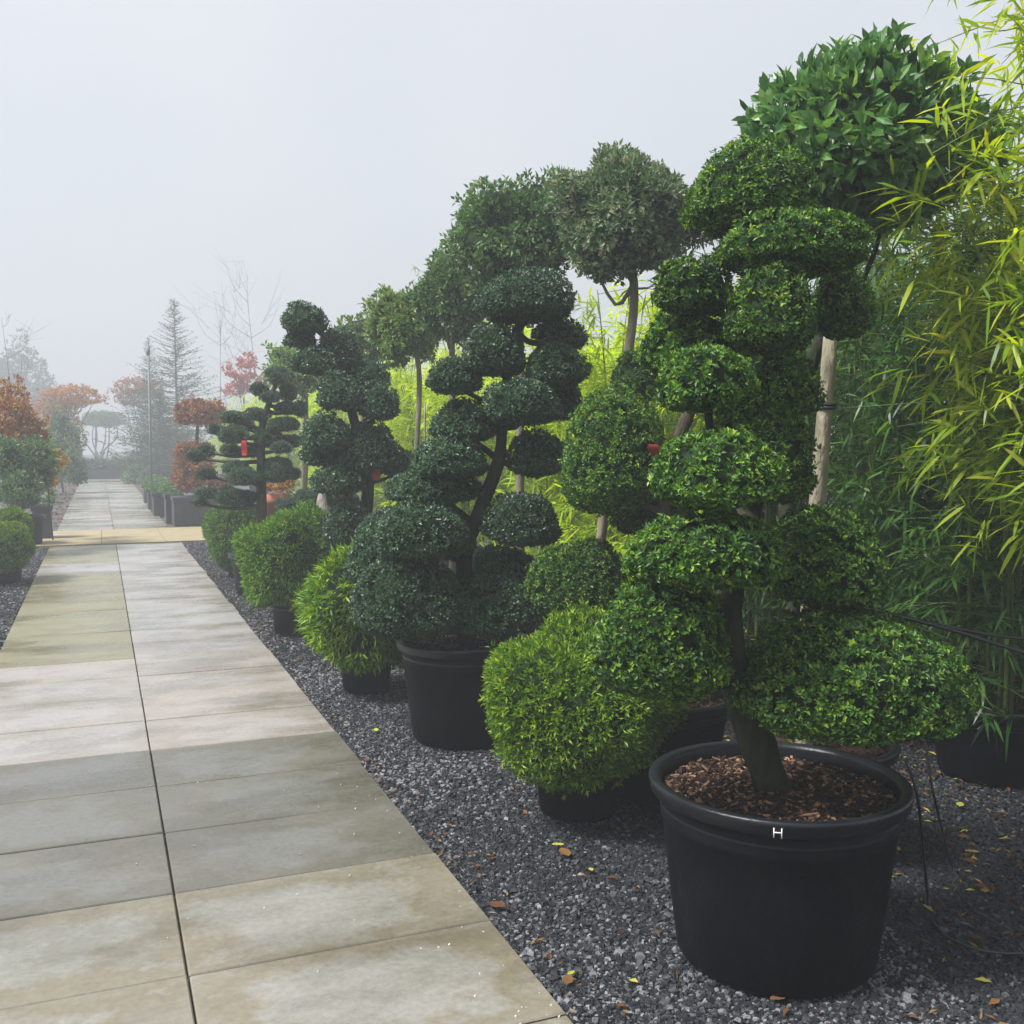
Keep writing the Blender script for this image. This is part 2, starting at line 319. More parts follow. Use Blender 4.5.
# ------------------------------------------------------------------ ground, path
mb=MB(); g=110
mb.add([[-g,-50,-.022],[g,-50,-.022],[g,130,-.022],[-g,130,-.022]],np.array([[0,1,2,3]])); mb.build('ground',M['ground'],kind='structure')
XL,XC,XR=-.467*H,.13*H,.7375*H
PIT=.38*H; T0=float(gnd(178,893)[1])
TC0,TC1=float(gnd(125,543)[1]),float(gnd(125,529)[1])
TEND=float(gnd(105,479)[1])
mb=MB(); uvs=[]
def slab(x0,x1,y0,y1,tone,i,j):
    gp=.005+.002*R.random(); z=R.normal(0,.0012); b=.004
    tilt=R.normal(0,.0012)
    X0,X1,Y0,Y1=x0+gp/2,x1-gp/2+(R.normal(0,.004) if i else 0),y0+gp/2,y1-gp/2
    V=[[X0+b,Y0+b,z],[X1-b,Y0+b,z+tilt],[X1-b,Y1-b,z+tilt],[X0+b,Y1-b,z],
       [X0,Y0,z-b],[X1,Y0,z-b+tilt],[X1,Y1,z-b+tilt],[X0,Y1,z-b],
       [X0,Y0,-.06],[X1,Y0,-.06],[X1,Y1,-.06],[X0,Y1,-.06]]
    Fq=[[0,1,2,3],[4,5,1,0],[5,6,2,1],[6,7,3,2],[7,4,0,3],[8,9,5,4],[9,10,6,5],[10,11,7,6],[11,8,4,7]]
    mb.add(V,np.array(Fq),tone)
    lx=lambda v:(i*7+(v[0]-X0)/(X1-X0)*.998+.001, j*5+(v[1]-Y0)/(Y1-Y0)*.998+.001)
    for f in Fq:
        for k in f: uvs.append(lx(V[k]))
def lane_tone(row,lane,t):
    if t<T0-.05: return .42+.05*R.random()
    if row<3: return .05+.17*R.random()
    if row<7: return .58+.08*R.random()
    if t<TC0:
        if lane==0: return (.9+.1*R.random()) if row not in (16,17) else .72
        return .66+.13*R.random()
    return R.choice([.45,.72,.78,.35,.5])
for lane,(x0,x1) in enumerate(((XL,XC),(XC,XR))):
    j=-7
    while True:
        y0=T0+j*PIT+(.0 if lane else .012); y1=y0+PIT
        if y0>TEND: break
        if not (y1>TC0+.02 and y0<TC1-.02): slab(x0,x1,y0,y1,lane_tone(j,lane,(y0+y1)/2),lane,j+20)
        j+=1
po=mb.build('paved_path',M['paving'],kind='structure')
ul=po.data.uv_layers.new(name='slab'); ul.data.foreach_set('uv',np.array(uvs,dtype=np.float32).ravel())
# dark bedding below the joints
mb=MB(); mb.add([[XL+.01,-2,-.018],[XR-.01,-2,-.018],[XR-.01,TEND,-.018],[XL+.01,TEND,-.018]],np.array([[0,1,2,3]])); mb.build('path_bedding',plain_mat('joint_sand',(.05,.042,.032),(.09,.075,.055),20,.9),kind='structure')
# sandy cross path: two rows of slabs, one sheet
mb=MB()
for x in np.arange(-9,14,.9):
    for y0,y1 in ((TC0,(TC0+TC1)/2),((TC0+TC1)/2,TC1)):
        boxes(mb,[[x+.45,(y0+y1)/2,-.03+R.normal(0,.001)]],[[.447,(y1-y0)/2-.003,.031]],rnd=R.random())
mb.build('cross_path',M['sand'],kind='structure')

# ------------------------------------------------------------------ gravel stones (stuff)
def stones(mb,x,y,z,size,rn):
    n=len(x)
    base=np.array([[-1,-1,-.6],[1,-1,-.6],[1,1,-.6],[-1,1,-.6],[-.7,-.7,.7],[.7,-.7,.7],[.7,.7,.7],[-.7,.7,.7]])
    V=base[None]*size[:,None,None]*(.62+.5*R.random((n,8,3)))*np.array([1,.75,.6])
    a=R.random(n)*6.28; t=R.normal(0,.5,n)
    ct,st=np.cos(t)[:,None],np.sin(t)[:,None]; X=V[...,0]*ct+V[...,2]*st; Zz=-V[...,0]*st+V[...,2]*ct
    ca,sa=np.cos(a)[:,None],np.sin(a)[:,None]
    V=np.stack([X*ca-V[...,1]*sa, X*sa+V[...,1]*ca, Zz],-1)+np.stack([x,y,z],-1)[:,None]
    q=np.array([[0,3,2,1],[4,5,6,7],[0,1,5,4],[1,2,6,5],[2,3,7,6],[3,0,4,7]])
    mb.add(V.reshape(-1,3),(np.arange(n)[:,None,None]*8+q).reshape(-1,4),np.repeat(rn,6))
mb=MB()
def bed(n,x0,x1,y0,y1,s0,s1):
    x=R.uniform(x0,x1,n); y=R.uniform(y0,y1,n); s=R.uniform(s0,s1,n)
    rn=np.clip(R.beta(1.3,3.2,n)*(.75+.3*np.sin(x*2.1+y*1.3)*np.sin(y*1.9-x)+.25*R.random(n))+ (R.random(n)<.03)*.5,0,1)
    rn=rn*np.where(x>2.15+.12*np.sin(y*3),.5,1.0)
    stones(mb,x,y,-.022+s*.4+R.random(n)*.008,s,rn)
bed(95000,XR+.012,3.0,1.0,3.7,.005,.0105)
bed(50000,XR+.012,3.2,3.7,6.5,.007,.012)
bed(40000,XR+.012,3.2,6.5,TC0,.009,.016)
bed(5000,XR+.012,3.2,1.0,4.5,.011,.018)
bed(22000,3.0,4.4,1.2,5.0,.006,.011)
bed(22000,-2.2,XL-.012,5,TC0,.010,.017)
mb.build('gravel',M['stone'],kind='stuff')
# pale chips strewn on the paving by its edge
mb=MB()
n=90; x=XR-np.abs(R.normal(0,.13,n))-.005; y=R.uniform(1.5,4.6,n)-.3*R.random(n); s=R.uniform(.0018,.0045,n)
y=np.where(R.random(n)<.6,R.uniform(1.4,2.5,n),y)
stones(mb,x,y,.002+s*.2,s,R.uniform(.8,1,n)); 
n=60; stones(mb,R.uniform(-.2,XR,n),R.uniform(1.5,5,n),np.full(n,.003),R.uniform(.002,.004,n),R.uniform(.7,1,n))
mb.build('stone_chips',plain_mat('pale_chip',(.36,.35,.31),(.6,.58,.53),30,.7),kind='stuff')

# ------------------------------------------------------------------ foliage
class Lump:
    def __init__(s,amp,k=7,freq=3.2):
        s.K=R.normal(0,freq,(k,3)); s.p=R.random(k)*6.28; s.a=amp/math.sqrt(k)*1.4
    def __call__(s,D): return 1+s.a*np.sin(D@s.K.T+s.p).sum(-1)
def leaf4(P,D,Nn,L,W,fold=.18,curl=.12):
    S=np.cross(D,Nn); L=L[:,None]; W=W[:,None]
    V=np.stack([P, P+D*L*.5+S*W*.5+Nn*W*fold, P+D*L-Nn*L*curl, P+D*L*.5-S*W*.5+Nn*W*fold],1)
    return V.reshape(-1,3), (np.arange(len(P))[:,None]*4+np.array([0,1,2,3]))
def leaf7(P,D,Nn,L,W,fold=.2,curl=.18):
    S=np.cross(D,Nn); L=L[:,None]; W=W[:,None]
    V=np.stack([P, P+D*L*.5-Nn*L*curl*.15, P+D*L-Nn*L*curl, P+D*L*.32+S*W*.45+Nn*W*fold, P+D*L*.68+S*W*.42+Nn*W*fold*.8-Nn*L*curl*.4,
                P+D*L*.32-S*W*.45+Nn*W*fold, P+D*L*.68-S*W*.42+Nn*W*fold*.8-Nn*L*curl*.4],1)
    b=np.arange(len(P))[:,None]*7
    return V.reshape(-1,3),[b+np.array([0,1,4,3]),b+np.array([0,5,6,1])],[b+np.array([1,2,4]),b+np.array([1,6,2])]
def strap(P,D,Nn,L,W,droop=.25):
    S=np.cross(D,Nn); L=L[:,None]; W=W[:,None]; G=np.array([0,0,-1.0])
    p=lambda t:P+D*L*t+G*L*droop*t*t
    V=np.stack([p(0),p(.25)+S*W*.5,p(.25)-S*W*.5,p(.65)+S*W*.42,p(.65)-S*W*.42,p(1)],1)
    b=np.arange(len(P))[:,None]*6
    return V.reshape(-1,3),b+np.array([1,3,4,2]),[b+np.array([0,1,2]),b+np.array([3,5,4])]

def blob_leaves(mb,c,r,leafL,leafW,lai=2.0,tuft=6,down=.55,lump=.1,shell=.14,spread=1.0,upb=.35,core=True,
                shape='leaf4',hang=0.0,bright=(0,1),stray=.03,freq=3.2,droop=.2,fold=.18,corescale=.84,jit=1.0):
    """foliage of one clipped pad or crown: leaf tufts over a lumpy ellipsoid shell, plus its twiggy inside"""
    c=np.asarray(c,float); r=np.asarray(r,float); lm=Lump(lump,freq=freq)
    # area of ellipsoid approx
    a=4*math.pi*(((r[0]*r[1])**1.6+(r[0]*r[2])**1.6+(r[1]*r[2])**1.6)/3)**(1/1.6)*(.5+.5*down)
    n=max(30,int(lai*a/(leafL*leafW*.55)/tuft))
    D=nrm(R.normal(size=(n*2,3)))
    # keep by area weight for a flattened body
    wgt=np.linalg.norm(D/r,axis=1); wgt/=wgt.max(); D=D[R.random(len(D))<np.clip(wgt*1.3,.25,1)][:n]; n=len(D)
    rr=r*np.where(D[:,2:3]<0,np.array([1,1,down]),1.0)
    B=lm(D)[:,None]
    dep=1-shell*R.random((n,1))**1.6+ (R.random((n,1))<stray)*R.random((n,1))*.10
    P=c+D*rr*B*dep
    Nn=nrm(D/rr)
    t1,t2=perp(Nn)
    m=tuft; ang=(R.random((n,1))*6.28+np.arange(m)[None]*2.4+R.normal(0,.3,(n,m)))[...,None]
    tang=np.cos(ang)*t1[:,None]+np.sin(ang)*t2[:,None]
    el=(R.random((n,m,1))*.9+.25)
    Dir=nrm(Nn[:,None]*el*upb*2.2+tang*spread+np.array([0,0,upb*.5])+np.array([0,0,-hang])+R.normal(0,.15*jit,(n,m,3)))
    Ln=nrm(Nn[:,None]+np.array([0,0,.4])+R.normal(0,.45*jit,(n,m,3)))
    Ln=nrm(Ln-Dir*(Ln*Dir).sum(-1,keepdims=True))
    P0=(P[:,None]+tang*leafL*.08+R.normal(0,leafL*.22,(n,m,3))).reshape(-1,3)
    Dir=Dir.reshape(-1,3); Ln=Ln.reshape(-1,3); q=len(P0)
    L=leafL*R.uniform(.7,1.25,q); W=leafW*R.uniform(.75,1.2,q)
    tr=np.repeat(R.random(n),m)
    rn=np.clip(bright[0]+(bright[1]-bright[0])*(.55*tr+.45*R.random(q)),0,1)
    if shape=='leaf4':
        V,Fq=leaf4(P0,Dir,Ln,L,W,fold); mb.add(V,Fq,rn)
    elif shape=='leaf7':
        V,Q,T=leaf7(P0,Dir,Ln,L,W)
        mb.add(V,[np.concatenate(Q)],np.tile(rn,2)); 
        mb.f.append((np.concatenate(T)+mb.n-len(V),np.tile(rn,2),0,False))
    else:
        V,Q,T=strap(P0,Dir,Ln,L,W,droop)
        mb.add(V,[Q],rn); mb.f.append((np.concatenate(T)+mb.n-len(V),np.tile(rn,2),0,False))
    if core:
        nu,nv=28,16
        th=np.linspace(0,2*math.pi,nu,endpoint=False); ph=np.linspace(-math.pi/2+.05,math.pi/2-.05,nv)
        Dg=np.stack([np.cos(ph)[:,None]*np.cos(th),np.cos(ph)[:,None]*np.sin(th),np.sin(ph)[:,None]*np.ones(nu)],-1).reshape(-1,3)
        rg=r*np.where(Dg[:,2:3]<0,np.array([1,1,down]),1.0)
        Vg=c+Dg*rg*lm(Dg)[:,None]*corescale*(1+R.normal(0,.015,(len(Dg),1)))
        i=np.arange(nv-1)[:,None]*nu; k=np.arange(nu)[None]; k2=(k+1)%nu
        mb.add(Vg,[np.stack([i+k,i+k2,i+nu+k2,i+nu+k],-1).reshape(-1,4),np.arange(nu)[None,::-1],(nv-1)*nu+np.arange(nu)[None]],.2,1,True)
    return lm

KIND={ # leaf length, width, options
 'azalea':dict(mat='azalea',leafL=.0165,leafW=.0088,lai=2.8,tuft=7,lump=.06,stray=.07,shell=.13,spread=1,upb=.42),
 'ilex':dict(mat='ilex',leafL=.019,leafW=.011,lai=2.6,tuft=5,lump=.06,shell=.12,spread=1,upb=.5),
 'ilex_far':dict(mat='ilex',leafL=.026,leafW=.015,lai=2.5,tuft=5,lump=.07,shell=.13,spread=1,upb=.5),
 'pine':dict(mat='pine',leafL=.024,leafW=.008,lai=1.9,tuft=7,lump=.07,shell=.14,spread=.8,upb=.7),
 'needle':dict(mat='needle',leafL=.04,leafW=.011,lai=2.3,tuft=6,lump=.06,shell=.14,spread=.62,upb=.6,hang=.15),
 'needle_lime':dict(mat='needle_lime',leafL=.027,leafW=.0085,lai=2.4,tuft=6,lump=.06,shell=.12,spread=.7,upb=.6,hang=.1),
}
def pad(kind,c,r,parent,name='foliage_pad',down=.55,**kw):
    k=dict(KIND[kind]); m=k.pop('mat'); m=kw.pop('mat',m); k.update(kw); r=np.maximum(np.array(r)-.42*k['leafL'],.4*np.array(r))
    mb=MB(); blob_leaves(mb,(0,0,0),r,down=down,**k)
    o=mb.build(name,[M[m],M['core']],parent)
    o.location=[float(v) for v in np.asarray(c)-np.array(parent.location)] if parent else [float(v) for v in c]
    return o

def make_pot(parent,r_top,r_bot,h,mulch=True,mat='pot',rimh=.038,fill=.05,chips=500):
    """local coordinates: centre of base at the parent's origin"""
    mb=MB()
    lathe(mb,[(0,.002),(r_bot*.97,0),(r_bot,.012),(r_bot+(r_top-r_bot)*.5,h*.5),(r_bot+(r_top-r_bot)*.74,h*.76),(r_bot+(r_top-r_bot)*.76+.0025,h*.77),(r_bot+(r_top-r_bot)*.80+.003,h*.81),(r_bot+(r_top-r_bot)*.82,h*.82),(r_top*.985,h-rimh),(r_top*.985,h-rimh)],wob=.004)
    p=mb.build('pot',M[mat],parent)
    mb=MB()
    rr=r_top
    lathe(mb,[(rr*.975,h-rimh-.004),(rr+.012,h-rimh-.004),(rr+.02,h-rimh+.004),(rr+.022,h-.012),(rr+.026,h-.004),(rr+.022,h+.004),(rr+.012,h+.006),(rr-.006,h+.002),(rr-.012,h-.01),(rr*.975,h-fill-.03)],wob=.004)
    mb.build('rim',M['rim' if mat=='pot' else mat],p)
    if mulch:
        mb=MB()
        rings=np.linspace(.02,rr*.965,9); prof=[(q,h-fill+.018*(1-(q/rr)**2)+R.normal(0,.003)) for q in rings]
        lathe(mb,[(0.001,h-fill+.02)]+prof,wob=.003,seg=40)
        n=chips
        a=R.random(n)*6.28; q=np.sqrt(R.random(n))*rr*.93
        Ls=R.uniform(.004,.013,n)*(1+1.4*(R.random(n)<.12)); 
        C=np.stack([q*np.cos(a),q*np.sin(a),h-fill+.018*(1-(q/rr)**2)+R.uniform(.002,.014,n)],-1)
        boxes(mb,C,np.stack([Ls,np.minimum(Ls*R.uniform(.2,.5,n),.005),R.uniform(.001,.003,n)],-1),R.random(n)*6.28,R.normal(0,.35,n),np.clip(R.beta(.9,2.8,n),0,1),1)
        mb.build('mulch',[M['mulch'],M['chip']],parent)
    return p

def trunk(parent,paths,mat,seg=9):
    """paths: list of (points, radii) in world coordinates"""
    mb=MB(); O=np.array(parent.location)
    for pts,rd in paths:
        pts=np.asarray(pts)-O; n=len(pts)
        wob=R.normal(0,.06,n)
        tube(mb,pts,np.linspace(rd[0],rd[1],n)*(1+wob) if len(rd)==2 else rd,seg)
    return mb.build('trunk',M[mat],parent)

def cloud_tree(label,Z,basepx,pads,kind,potdim,trunkpx,tr,barkm='bark_dark',group='cloud-pruned trees in pots',down=.36,name='cloud_pruned_tree',padkw={},depthf=.9,mulchchips=500):
    Z-=.1; b=at(basepx,442,Z); g0=np.array([b[0],b[1],0.0])
    root=empty(name,(g0[0],g0[1],0),label,'cloud-pruned tree',group)
    potp=make_pot(root,*potdim,chips=mulchchips)
    tp=[at(x,y,Z+dz) for x,y,dz in trunkpx]
    tp=[np.array([g0[0],g0[1],potdim[2]-.08])]+tp if trunkpx[0][1] is not None else tp
    T=smooth_path(tp,26); paths=[(T,tr)]
    for (px,py,hw,hh,dz) in pads:
        zc=Z+dz; c=at(px,py,zc); rx=hw*zc/1024; hz=hh*zc/1024
        rz=2*hz/(1+down); c=c+np.array([0,0,-hz+rz*down])
        # world-axis aligned ellipsoid; keep the widths equal in plan
        pad(kind,c,(rx*.97,rx*depthf,rz),root,down=down,**padkw)
        dd=np.linalg.norm(T-(c-np.array([0,0,rx*.5])),axis=1)+(T[:,2]<potdim[2]+.22)*9; i=int(np.argmin(dd)); s=T[i]
        e=c-np.array([0,0,rz*down*.3]); mid=(s+e)/2+np.array([0,0,-.06*np.linalg.norm(e-s)])+R.normal(0,.015,3)
        rb=max(.007,tr[0]*.38); paths.append((smooth_path([s,mid,e],8),(rb,rb*.5)))
    trunk(root,paths,barkm); return root,potp

# A: the big tree in front
A_Z=3.04
A_pads=[(756,188,68,46,.15),(794,240,76,31,.06),(843,300,30,36,.35),(693,283,41,28,.1),(772,306,46,45,-.05),(693,340,52,36,.25),
 (706,376,49,34,-.15),(783,384,38,32,.3),(716,468,65,38,-.22),(772,455,42,46,.2),(745,420,30,30,.25),(706,546,77,39,-.2),(826,556,64,49,.1),(661,632,68,62,-.18),(851,669,117,57,-.05)]
rootA,potA=cloud_tree('largest cloud-pruned tree, in the big black pot marked H at the front of the row',A_Z,784,[(x,y,w_*1.05,h_*1.03,z) for x,y,w_,h_,z in A_pads],'azalea',(.35,.288,.515),
 [(758,745,0),(735,680,0),(728,610,.03),(742,540,.15),(757,470,.3),(765,380,.34),(770,300,.3),(762,215,.2)],(.056,.018),mulchchips=5200)
# the hand-painted H on the rim
rimA=[c for c in potA.children][0]
mb=MB()
cdir=np.array(CAMP[:2])-np.array(rootA.location[:2]); th0=math.atan2(cdir[1],cdir[0])+.006
def rimpt(s,z): 
    th=th0+s; rr=.35+.0228+.0012
    return np.array([rr*math.cos(th),rr*math.sin(th),.515-.024+z])
def stroke(p,q,wd=.0016):
    pts=[p+(q-p)*t for t in (0,.5,1)]; tube(mb,np.array(pts),wd,6)
sg=.010/.38; hz=.0135
for s in (-sg,sg): stroke(rimpt(s,-hz),rimpt(s,hz))
stroke(rimpt(-sg,.001),rimpt(sg,.001))
mb.build('letter_mark',M['white'],potA)

# B: cloud tree half hidden behind A
cloud_tree('cloud-pruned tree half hidden behind the big front tree, trunk with a red tag',4.45,662,
 [(612,448,54,66,0),(578,576,57,40,.1),(640,372,30,26,.3),(655,505,45,30,.3)],'azalea',(.3,.24,.42),
 [(672,640,0),(668,560,0),(664,480,.03),(690,410,.05),(705,365,.05)],(.05,.02),barkm='bark',mulchchips=250)
# D: dark cloud tree
D_Z=5.25
D_pads=[(527,294,50,28,0),(497,349,32,29,-.05),(560,333,29,17,.15),(556,364,34,22,0),(455,375,29,19,0),(521,400,42,25,-.12),(560,398,22,22,.2),
 (464,420,36,22,.05),(449,456,42,22,-.05),(536,452,32,24,.12),(432,485,50,18,0),(423,528,52,33,-.15),(522,518,41,29,-.1),
 (408,592,58,48,-.12),(506,565,36,20,.15),(494,604,52,31,.0),(373,556,30,30,.05)]
cloud_tree('tall dark cloud-pruned tree with a domed top pad in a wide black pot',D_Z,462,[(x,y,w_*1.0,h_*.95,z) for x,y,w_,h_,z in D_pads],'ilex',(.315,.255,.5),
 [(468,620,0),(464,560,0),(480,510,.02),(499,460,.03),(503,410,.02),(512,350,0),(526,300,0)],(.05,.018),mulchchips=1400)
# H: dark cloud tree with mushroom top
H_pads=[(304,317,25,16,0),(300,338,17,10,.05),(340,349,23,25,.1),(316,360,27,15,0),(368,374,24,16,.12),(338,390,25,20,-.1),(379,401,23,20,0),
 (325,431,27,21,-.1),(325,456,22,10,.1),(368,447,32,30,0),(399,462,17,16,.1),(336,478,28,17,-.1),(312,452,14,9,.1),(347,520,27,26,-.1)]
cloud_tree('dark cloud-pruned tree with a small mushroom-shaped top pad leaning left',7.6,362,[(x,y,w_*.96,h_*.91,z) for x,y,w_,h_,z in H_pads],'ilex_far',(.3,.25,.45),
 [(366,520,0),(368,470,0),(354,420,0),(345,380,0),(338,350,0),(308,322,0)],(.05,.02),mulchchips=100)
# I: flat-tiered one further back
I_pads=[(277,372,13,5,0),(277,378,9,6,-.1),(260,389,10,7,0),(288,392,10,9,0),(270,397,11,5,-.1),(288,408,15,6,.05),(300,408,8,9,.2),
 (257,414,14,6,0),(233,417,14,6,0),(283,424,17,7,0),(234,434,16,9,-.15),(216,429,9,5,.1),(244,425,10,7,.2),(291,441,13,6,.1),(268,437,16,8,0),(230,449,10,6,0),
 (196,456,9,5,0),(206,450,8,6,.1),(247,451,12,6,.1),(281,447,12,6,-.1),(237,468,15,7,-.1),(276,463,16,5,.1),(277,471,18,11,0),(243,476,17,9,-.2),(207,474,11,5,0),(227,490,8,5,0),(237,497,22,8,0),(206,493,13,5,.0),(292,473,9,6,.1),(200,503,9,3,0)]
cloud_tree('grey-green tiered pine-like tree with many thin flat pads and a red ribbon',10.2,260,I_pads,'pine',(.3,.25,.4),
 [(262,515,0),(261,470,0),(262,430,0),(270,400,0),(277,380,0)],(.06,.02),barkm='bark',name='tiered_pine_tree',down=.7,group='cloud-pruned trees in pots',mulchchips=60)

# ------------------------------------------------------------------ round shrubs
def round_shrub(label,px,Z,pyc,hw,hh,kind,potdim,group='shaggy round shrubs in pots',lobes=(),down=.9,**kw):
    Z-=.1; b=at(px,442,Z); root=empty('round_shrub',(b[0],b[1],0),label,'shrub',group)
    if potdim: make_pot(root,*potdim,mulch=False)
    c=at(px,pyc,Z); r=hw*Z/1024; rz=hh*Z/1024
    mb=MB(); k=dict(KIND[kind]); m=k.pop('mat'); k.update(kw)
    blob_leaves(mb,c-np.array(root.location),(r,r*.97,rz),down=down,**k)
    for (lx,ly,lw,lh,dz) in lobes:
        c2=at(lx,ly,Z+dz); blob_leaves(mb,c2-np.array(root.location),(lw*Z/1024,lw*Z/1024,lh*Z/1024),down=down,**k)
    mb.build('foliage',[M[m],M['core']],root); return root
round_shrub('bright lime-green shaggy round shrub in a small black pot beside the big front pot',579,4.2,701,91,76,'needle_lime',(.185,.155,.3),lump=.11,lai=2.5,stray=.1)
round_shrub('shaggy mid-green round shrub peeking out left of the wide black pot',364,6.25,606,58,60,'needle_lime',(.16,.14,.24),lobes=[(412,625,50,45,.1)],leafL=.062,leafW=.014,lump=.1,hang=.3,spread=.5)
round_shrub('shaggy round green shrub by the gravel edge, second in the row from the cross path',292,8.2,561,50,52,'needle',(.18,.16,.26),lobes=[(300,545,34,38,.1)],lump=.1,hang=.35)
round_shrub('far round green shrub at the corner of the cross path, beneath the tiered tree',241,11.6,538,31,34,'needle',(.18,.16,.22),lobes=[(221,527,17,22,.5)])
round_shrub('low dark rounded shrub in the gap behind the second round shrub',392,7.4,540,34,30,'ilex_far',(.2,.17,.3),group='low dark shrubs')
# low flat juniper pads under the tiered tree
root=empty('low_juniper',at(312,442,9.2)*np.array([1,1,0]),'low spreading juniper with flat grey-green pads behind the round shrub','shrub')
for q in [(318,497,26,9,0),(295,505,20,8,.2),(340,500,18,9,.3)]:
    zc=9.2+q[4]; pad('pine',at(q[0],q[1],zc),(q[2]*zc/1024,q[2]*zc/1024,q[3]*zc/1024),root)
    
# ------------------------------------------------------------------ standard (lollipop) trees
def standard(label,px,Z,pyc,hw,hh,trpx,leafm,leafL,leafW,lai=2,pot=True,group='round-headed standard trees behind the cloud trees',tr=(.032,.024),barkm='bark_pale',shape='leaf4',basepx=None,lump=.12,**kw):
    b=at(basepx if basepx else px,442,Z); root=empty('standard_tree',(b[0],b[1],0),label,'tree',group)
    if pot: make_pot(root,.27,.22,.4,chips=150)
    c=at(px,pyc,Z); r=hw*Z/1024; rz=hh*Z/1024
    P=[np.array([b[0],b[1],.3])]+[at(x,y,Z) for x,y in trpx]+[c]
    T=smooth_path(P,20); paths=[(T,tr)]
    for k in range(7):
        d=nrm(R.normal(size=3)+np.array([0,0,.5])); s=T[-3-(k%3)]
        paths.append((smooth_path([s,s+(d*r*.4),c+d*np.array([r,r,rz])*.8],6),(tr[1]*.6,tr[1]*.25)))
    trunk(root,paths,barkm)
    mb=MB(); blob_leaves(mb,c-np.array(root.location),(r,r,rz),leafL,leafW,lai=lai,down=kw.pop('down',.9),lump=lump,shape=shape,**kw)
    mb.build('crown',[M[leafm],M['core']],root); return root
standard('big round-headed laurel with large glossy leaves, tallest tree on the right',860,3.72,150,108,88,[(795,600),(785,470),(800,400),(842,270)],'laurel',.066,.03,2.9,shape='leaf7',tuft=6,lump=.07,shell=.25,corescale=.74,upb=.75,spread=.8,basepx=822,stray=.08,barkm='bark_dark',down=.82,freq=2.4)
standard('tan-tinged round-headed tree with a leaning bare trunk, just left of the laurel',626,5.75,220,70,60,[(603,520),(622,390),(634,300)],'privet_tan',.04,.02,2.9,tuft=6,lump=.14,shell=.25,upb=.7,basepx=592,stray=.1,freq=4)
standard('round-headed green tree between the tan-tinged tree and the dark cloud tree',520,6.9,238,62,50,[(520,420)],'privet',.045,.02,2.5,tuft=6,lump=.15,shell=.25,upb=.7,stray=.1,freq=4)
standard('darker round-headed tree just left of the dark cloud tree top',452,8.0,303,36,48,[(452,420)],'privet',.045,.022,2.5,tuft=6,lump=.14,shell=.25,upb=.7,stray=.1,freq=4)
standard('small yellow-green round-headed tree on a thin straight trunk',405,8.9,327,36,37,[(416,470),(419,370)],'lightleaf',.045,.022,2.4,tuft=6,lump=.14,shell=.25,upb=.7,stray=.08,basepx=414,tr=(.027,.02),freq=4)
standard('hazy pale green round-headed tree behind the mushroom-topped cloud tree',360,11.5,345,26,26,[(362,420)],'lightleaf',.06,.03,1.7,tuft=6,lump=.14,shell=.25,upb=.7,freq=4,pot=False)
standard('hazy green round-headed tree left of the mushroom-topped cloud tree with a pale trunk',302,13.5,368,34,26,[(305,470),(305,400)],'lightleaf',.065,.03,1.7,tuft=6,lump=.16,shell=.25,upb=.7,freq=4,tr=(.045,.04))

# ------------------------------------------------------------------ bamboo
def bamboo_mesh(hh,nc,spreadr,branches,leaf,rng_bias=(0,0),lean=.35,lo=.12,tipbright=True,ntw=3,nl=6):
    """returns (list of culm paths, leaf MB)"""
    culms=[]; P=[];D=[];Lf=[];RN=[]; tw=[]
    for c in range(nc):
        a=R.random()*6.28; q=spreadr*.35*math.sqrt(R.random())
        b=np.array([q*math.cos(a),q*math.sin(a),.2]); h=hh*R.uniform(.72,1.08)
        a2=a+R.normal(0,.6); ln=lean*R.uniform(.3,1.2)*h*.5
        dirv=np.array([math.cos(a2)+rng_bias[0],math.sin(a2)+rng_bias[1],0])*ln
        ts=np.linspace(0,1,14); pts=b+np.stack([dirv[0]*ts**2.2,dirv[1]*ts**2.2,h*ts*(1-.10*ts*ts)],-1)
        culms.append(pts)
        for k in range(branches):
            t=lo+(1-lo)*((k+R.random())/branches)
            i=min(12,int(t*13)); s=pts[i]+(pts[i+1]-pts[i])*(t*13-i)
            ba=R.random()*6.28; bl=R.uniform(.22,.5)*(1.15-.45*t)
            bd=nrm(np.array([math.cos(ba)+rng_bias[0]*.6,math.sin(ba)+rng_bias[1]*.6,R.uniform(.1,.6)]))
            for j in range(ntw):
                f=(j+1)/ntw; e=s+bd*bl*f+np.array([0,0,-.18*bl*f*f])+R.normal(0,.03,3)
                for l in range(nl):
                    d=nrm(bd*R.uniform(.3,1)+R.normal(0,.55,3)+np.array([0,0,-.28]))
                    P.append(e+R.normal(0,.012,3)); D.append(d); Lf.append(leaf*R.uniform(.6,1.25))
                    RN.append(R.random()*.75+.22*t)
            tw.append((s,s+bd*bl*.6+np.array([0,0,-.03]),s+bd*bl+np.array([0,0,-.18*bl])))
    P=np.array(P);D=np.array(D);Lf=np.array(Lf);RN=np.clip(np.array(RN),0,1)
    Nn=nrm(np.array([0,0,1.0])+R.normal(0,.5,D.shape)); Nn=nrm(Nn-D*(Nn*D).sum(-1,keepdims=True))
    mb=MB(); V,Q,T=strap(P,D,Nn,Lf,Lf*.115,.22)
    mb.add(V,[Q],RN); mb.f.append((np.concatenate(T)+mb.n-len(V),np.tile(RN,2),0,False))
    for s,m_,e in tw: tube(mb,np.array([s,m_,e]),[.0025,.002,.0012],4,mat=1,cap=False)
    return culms,mb
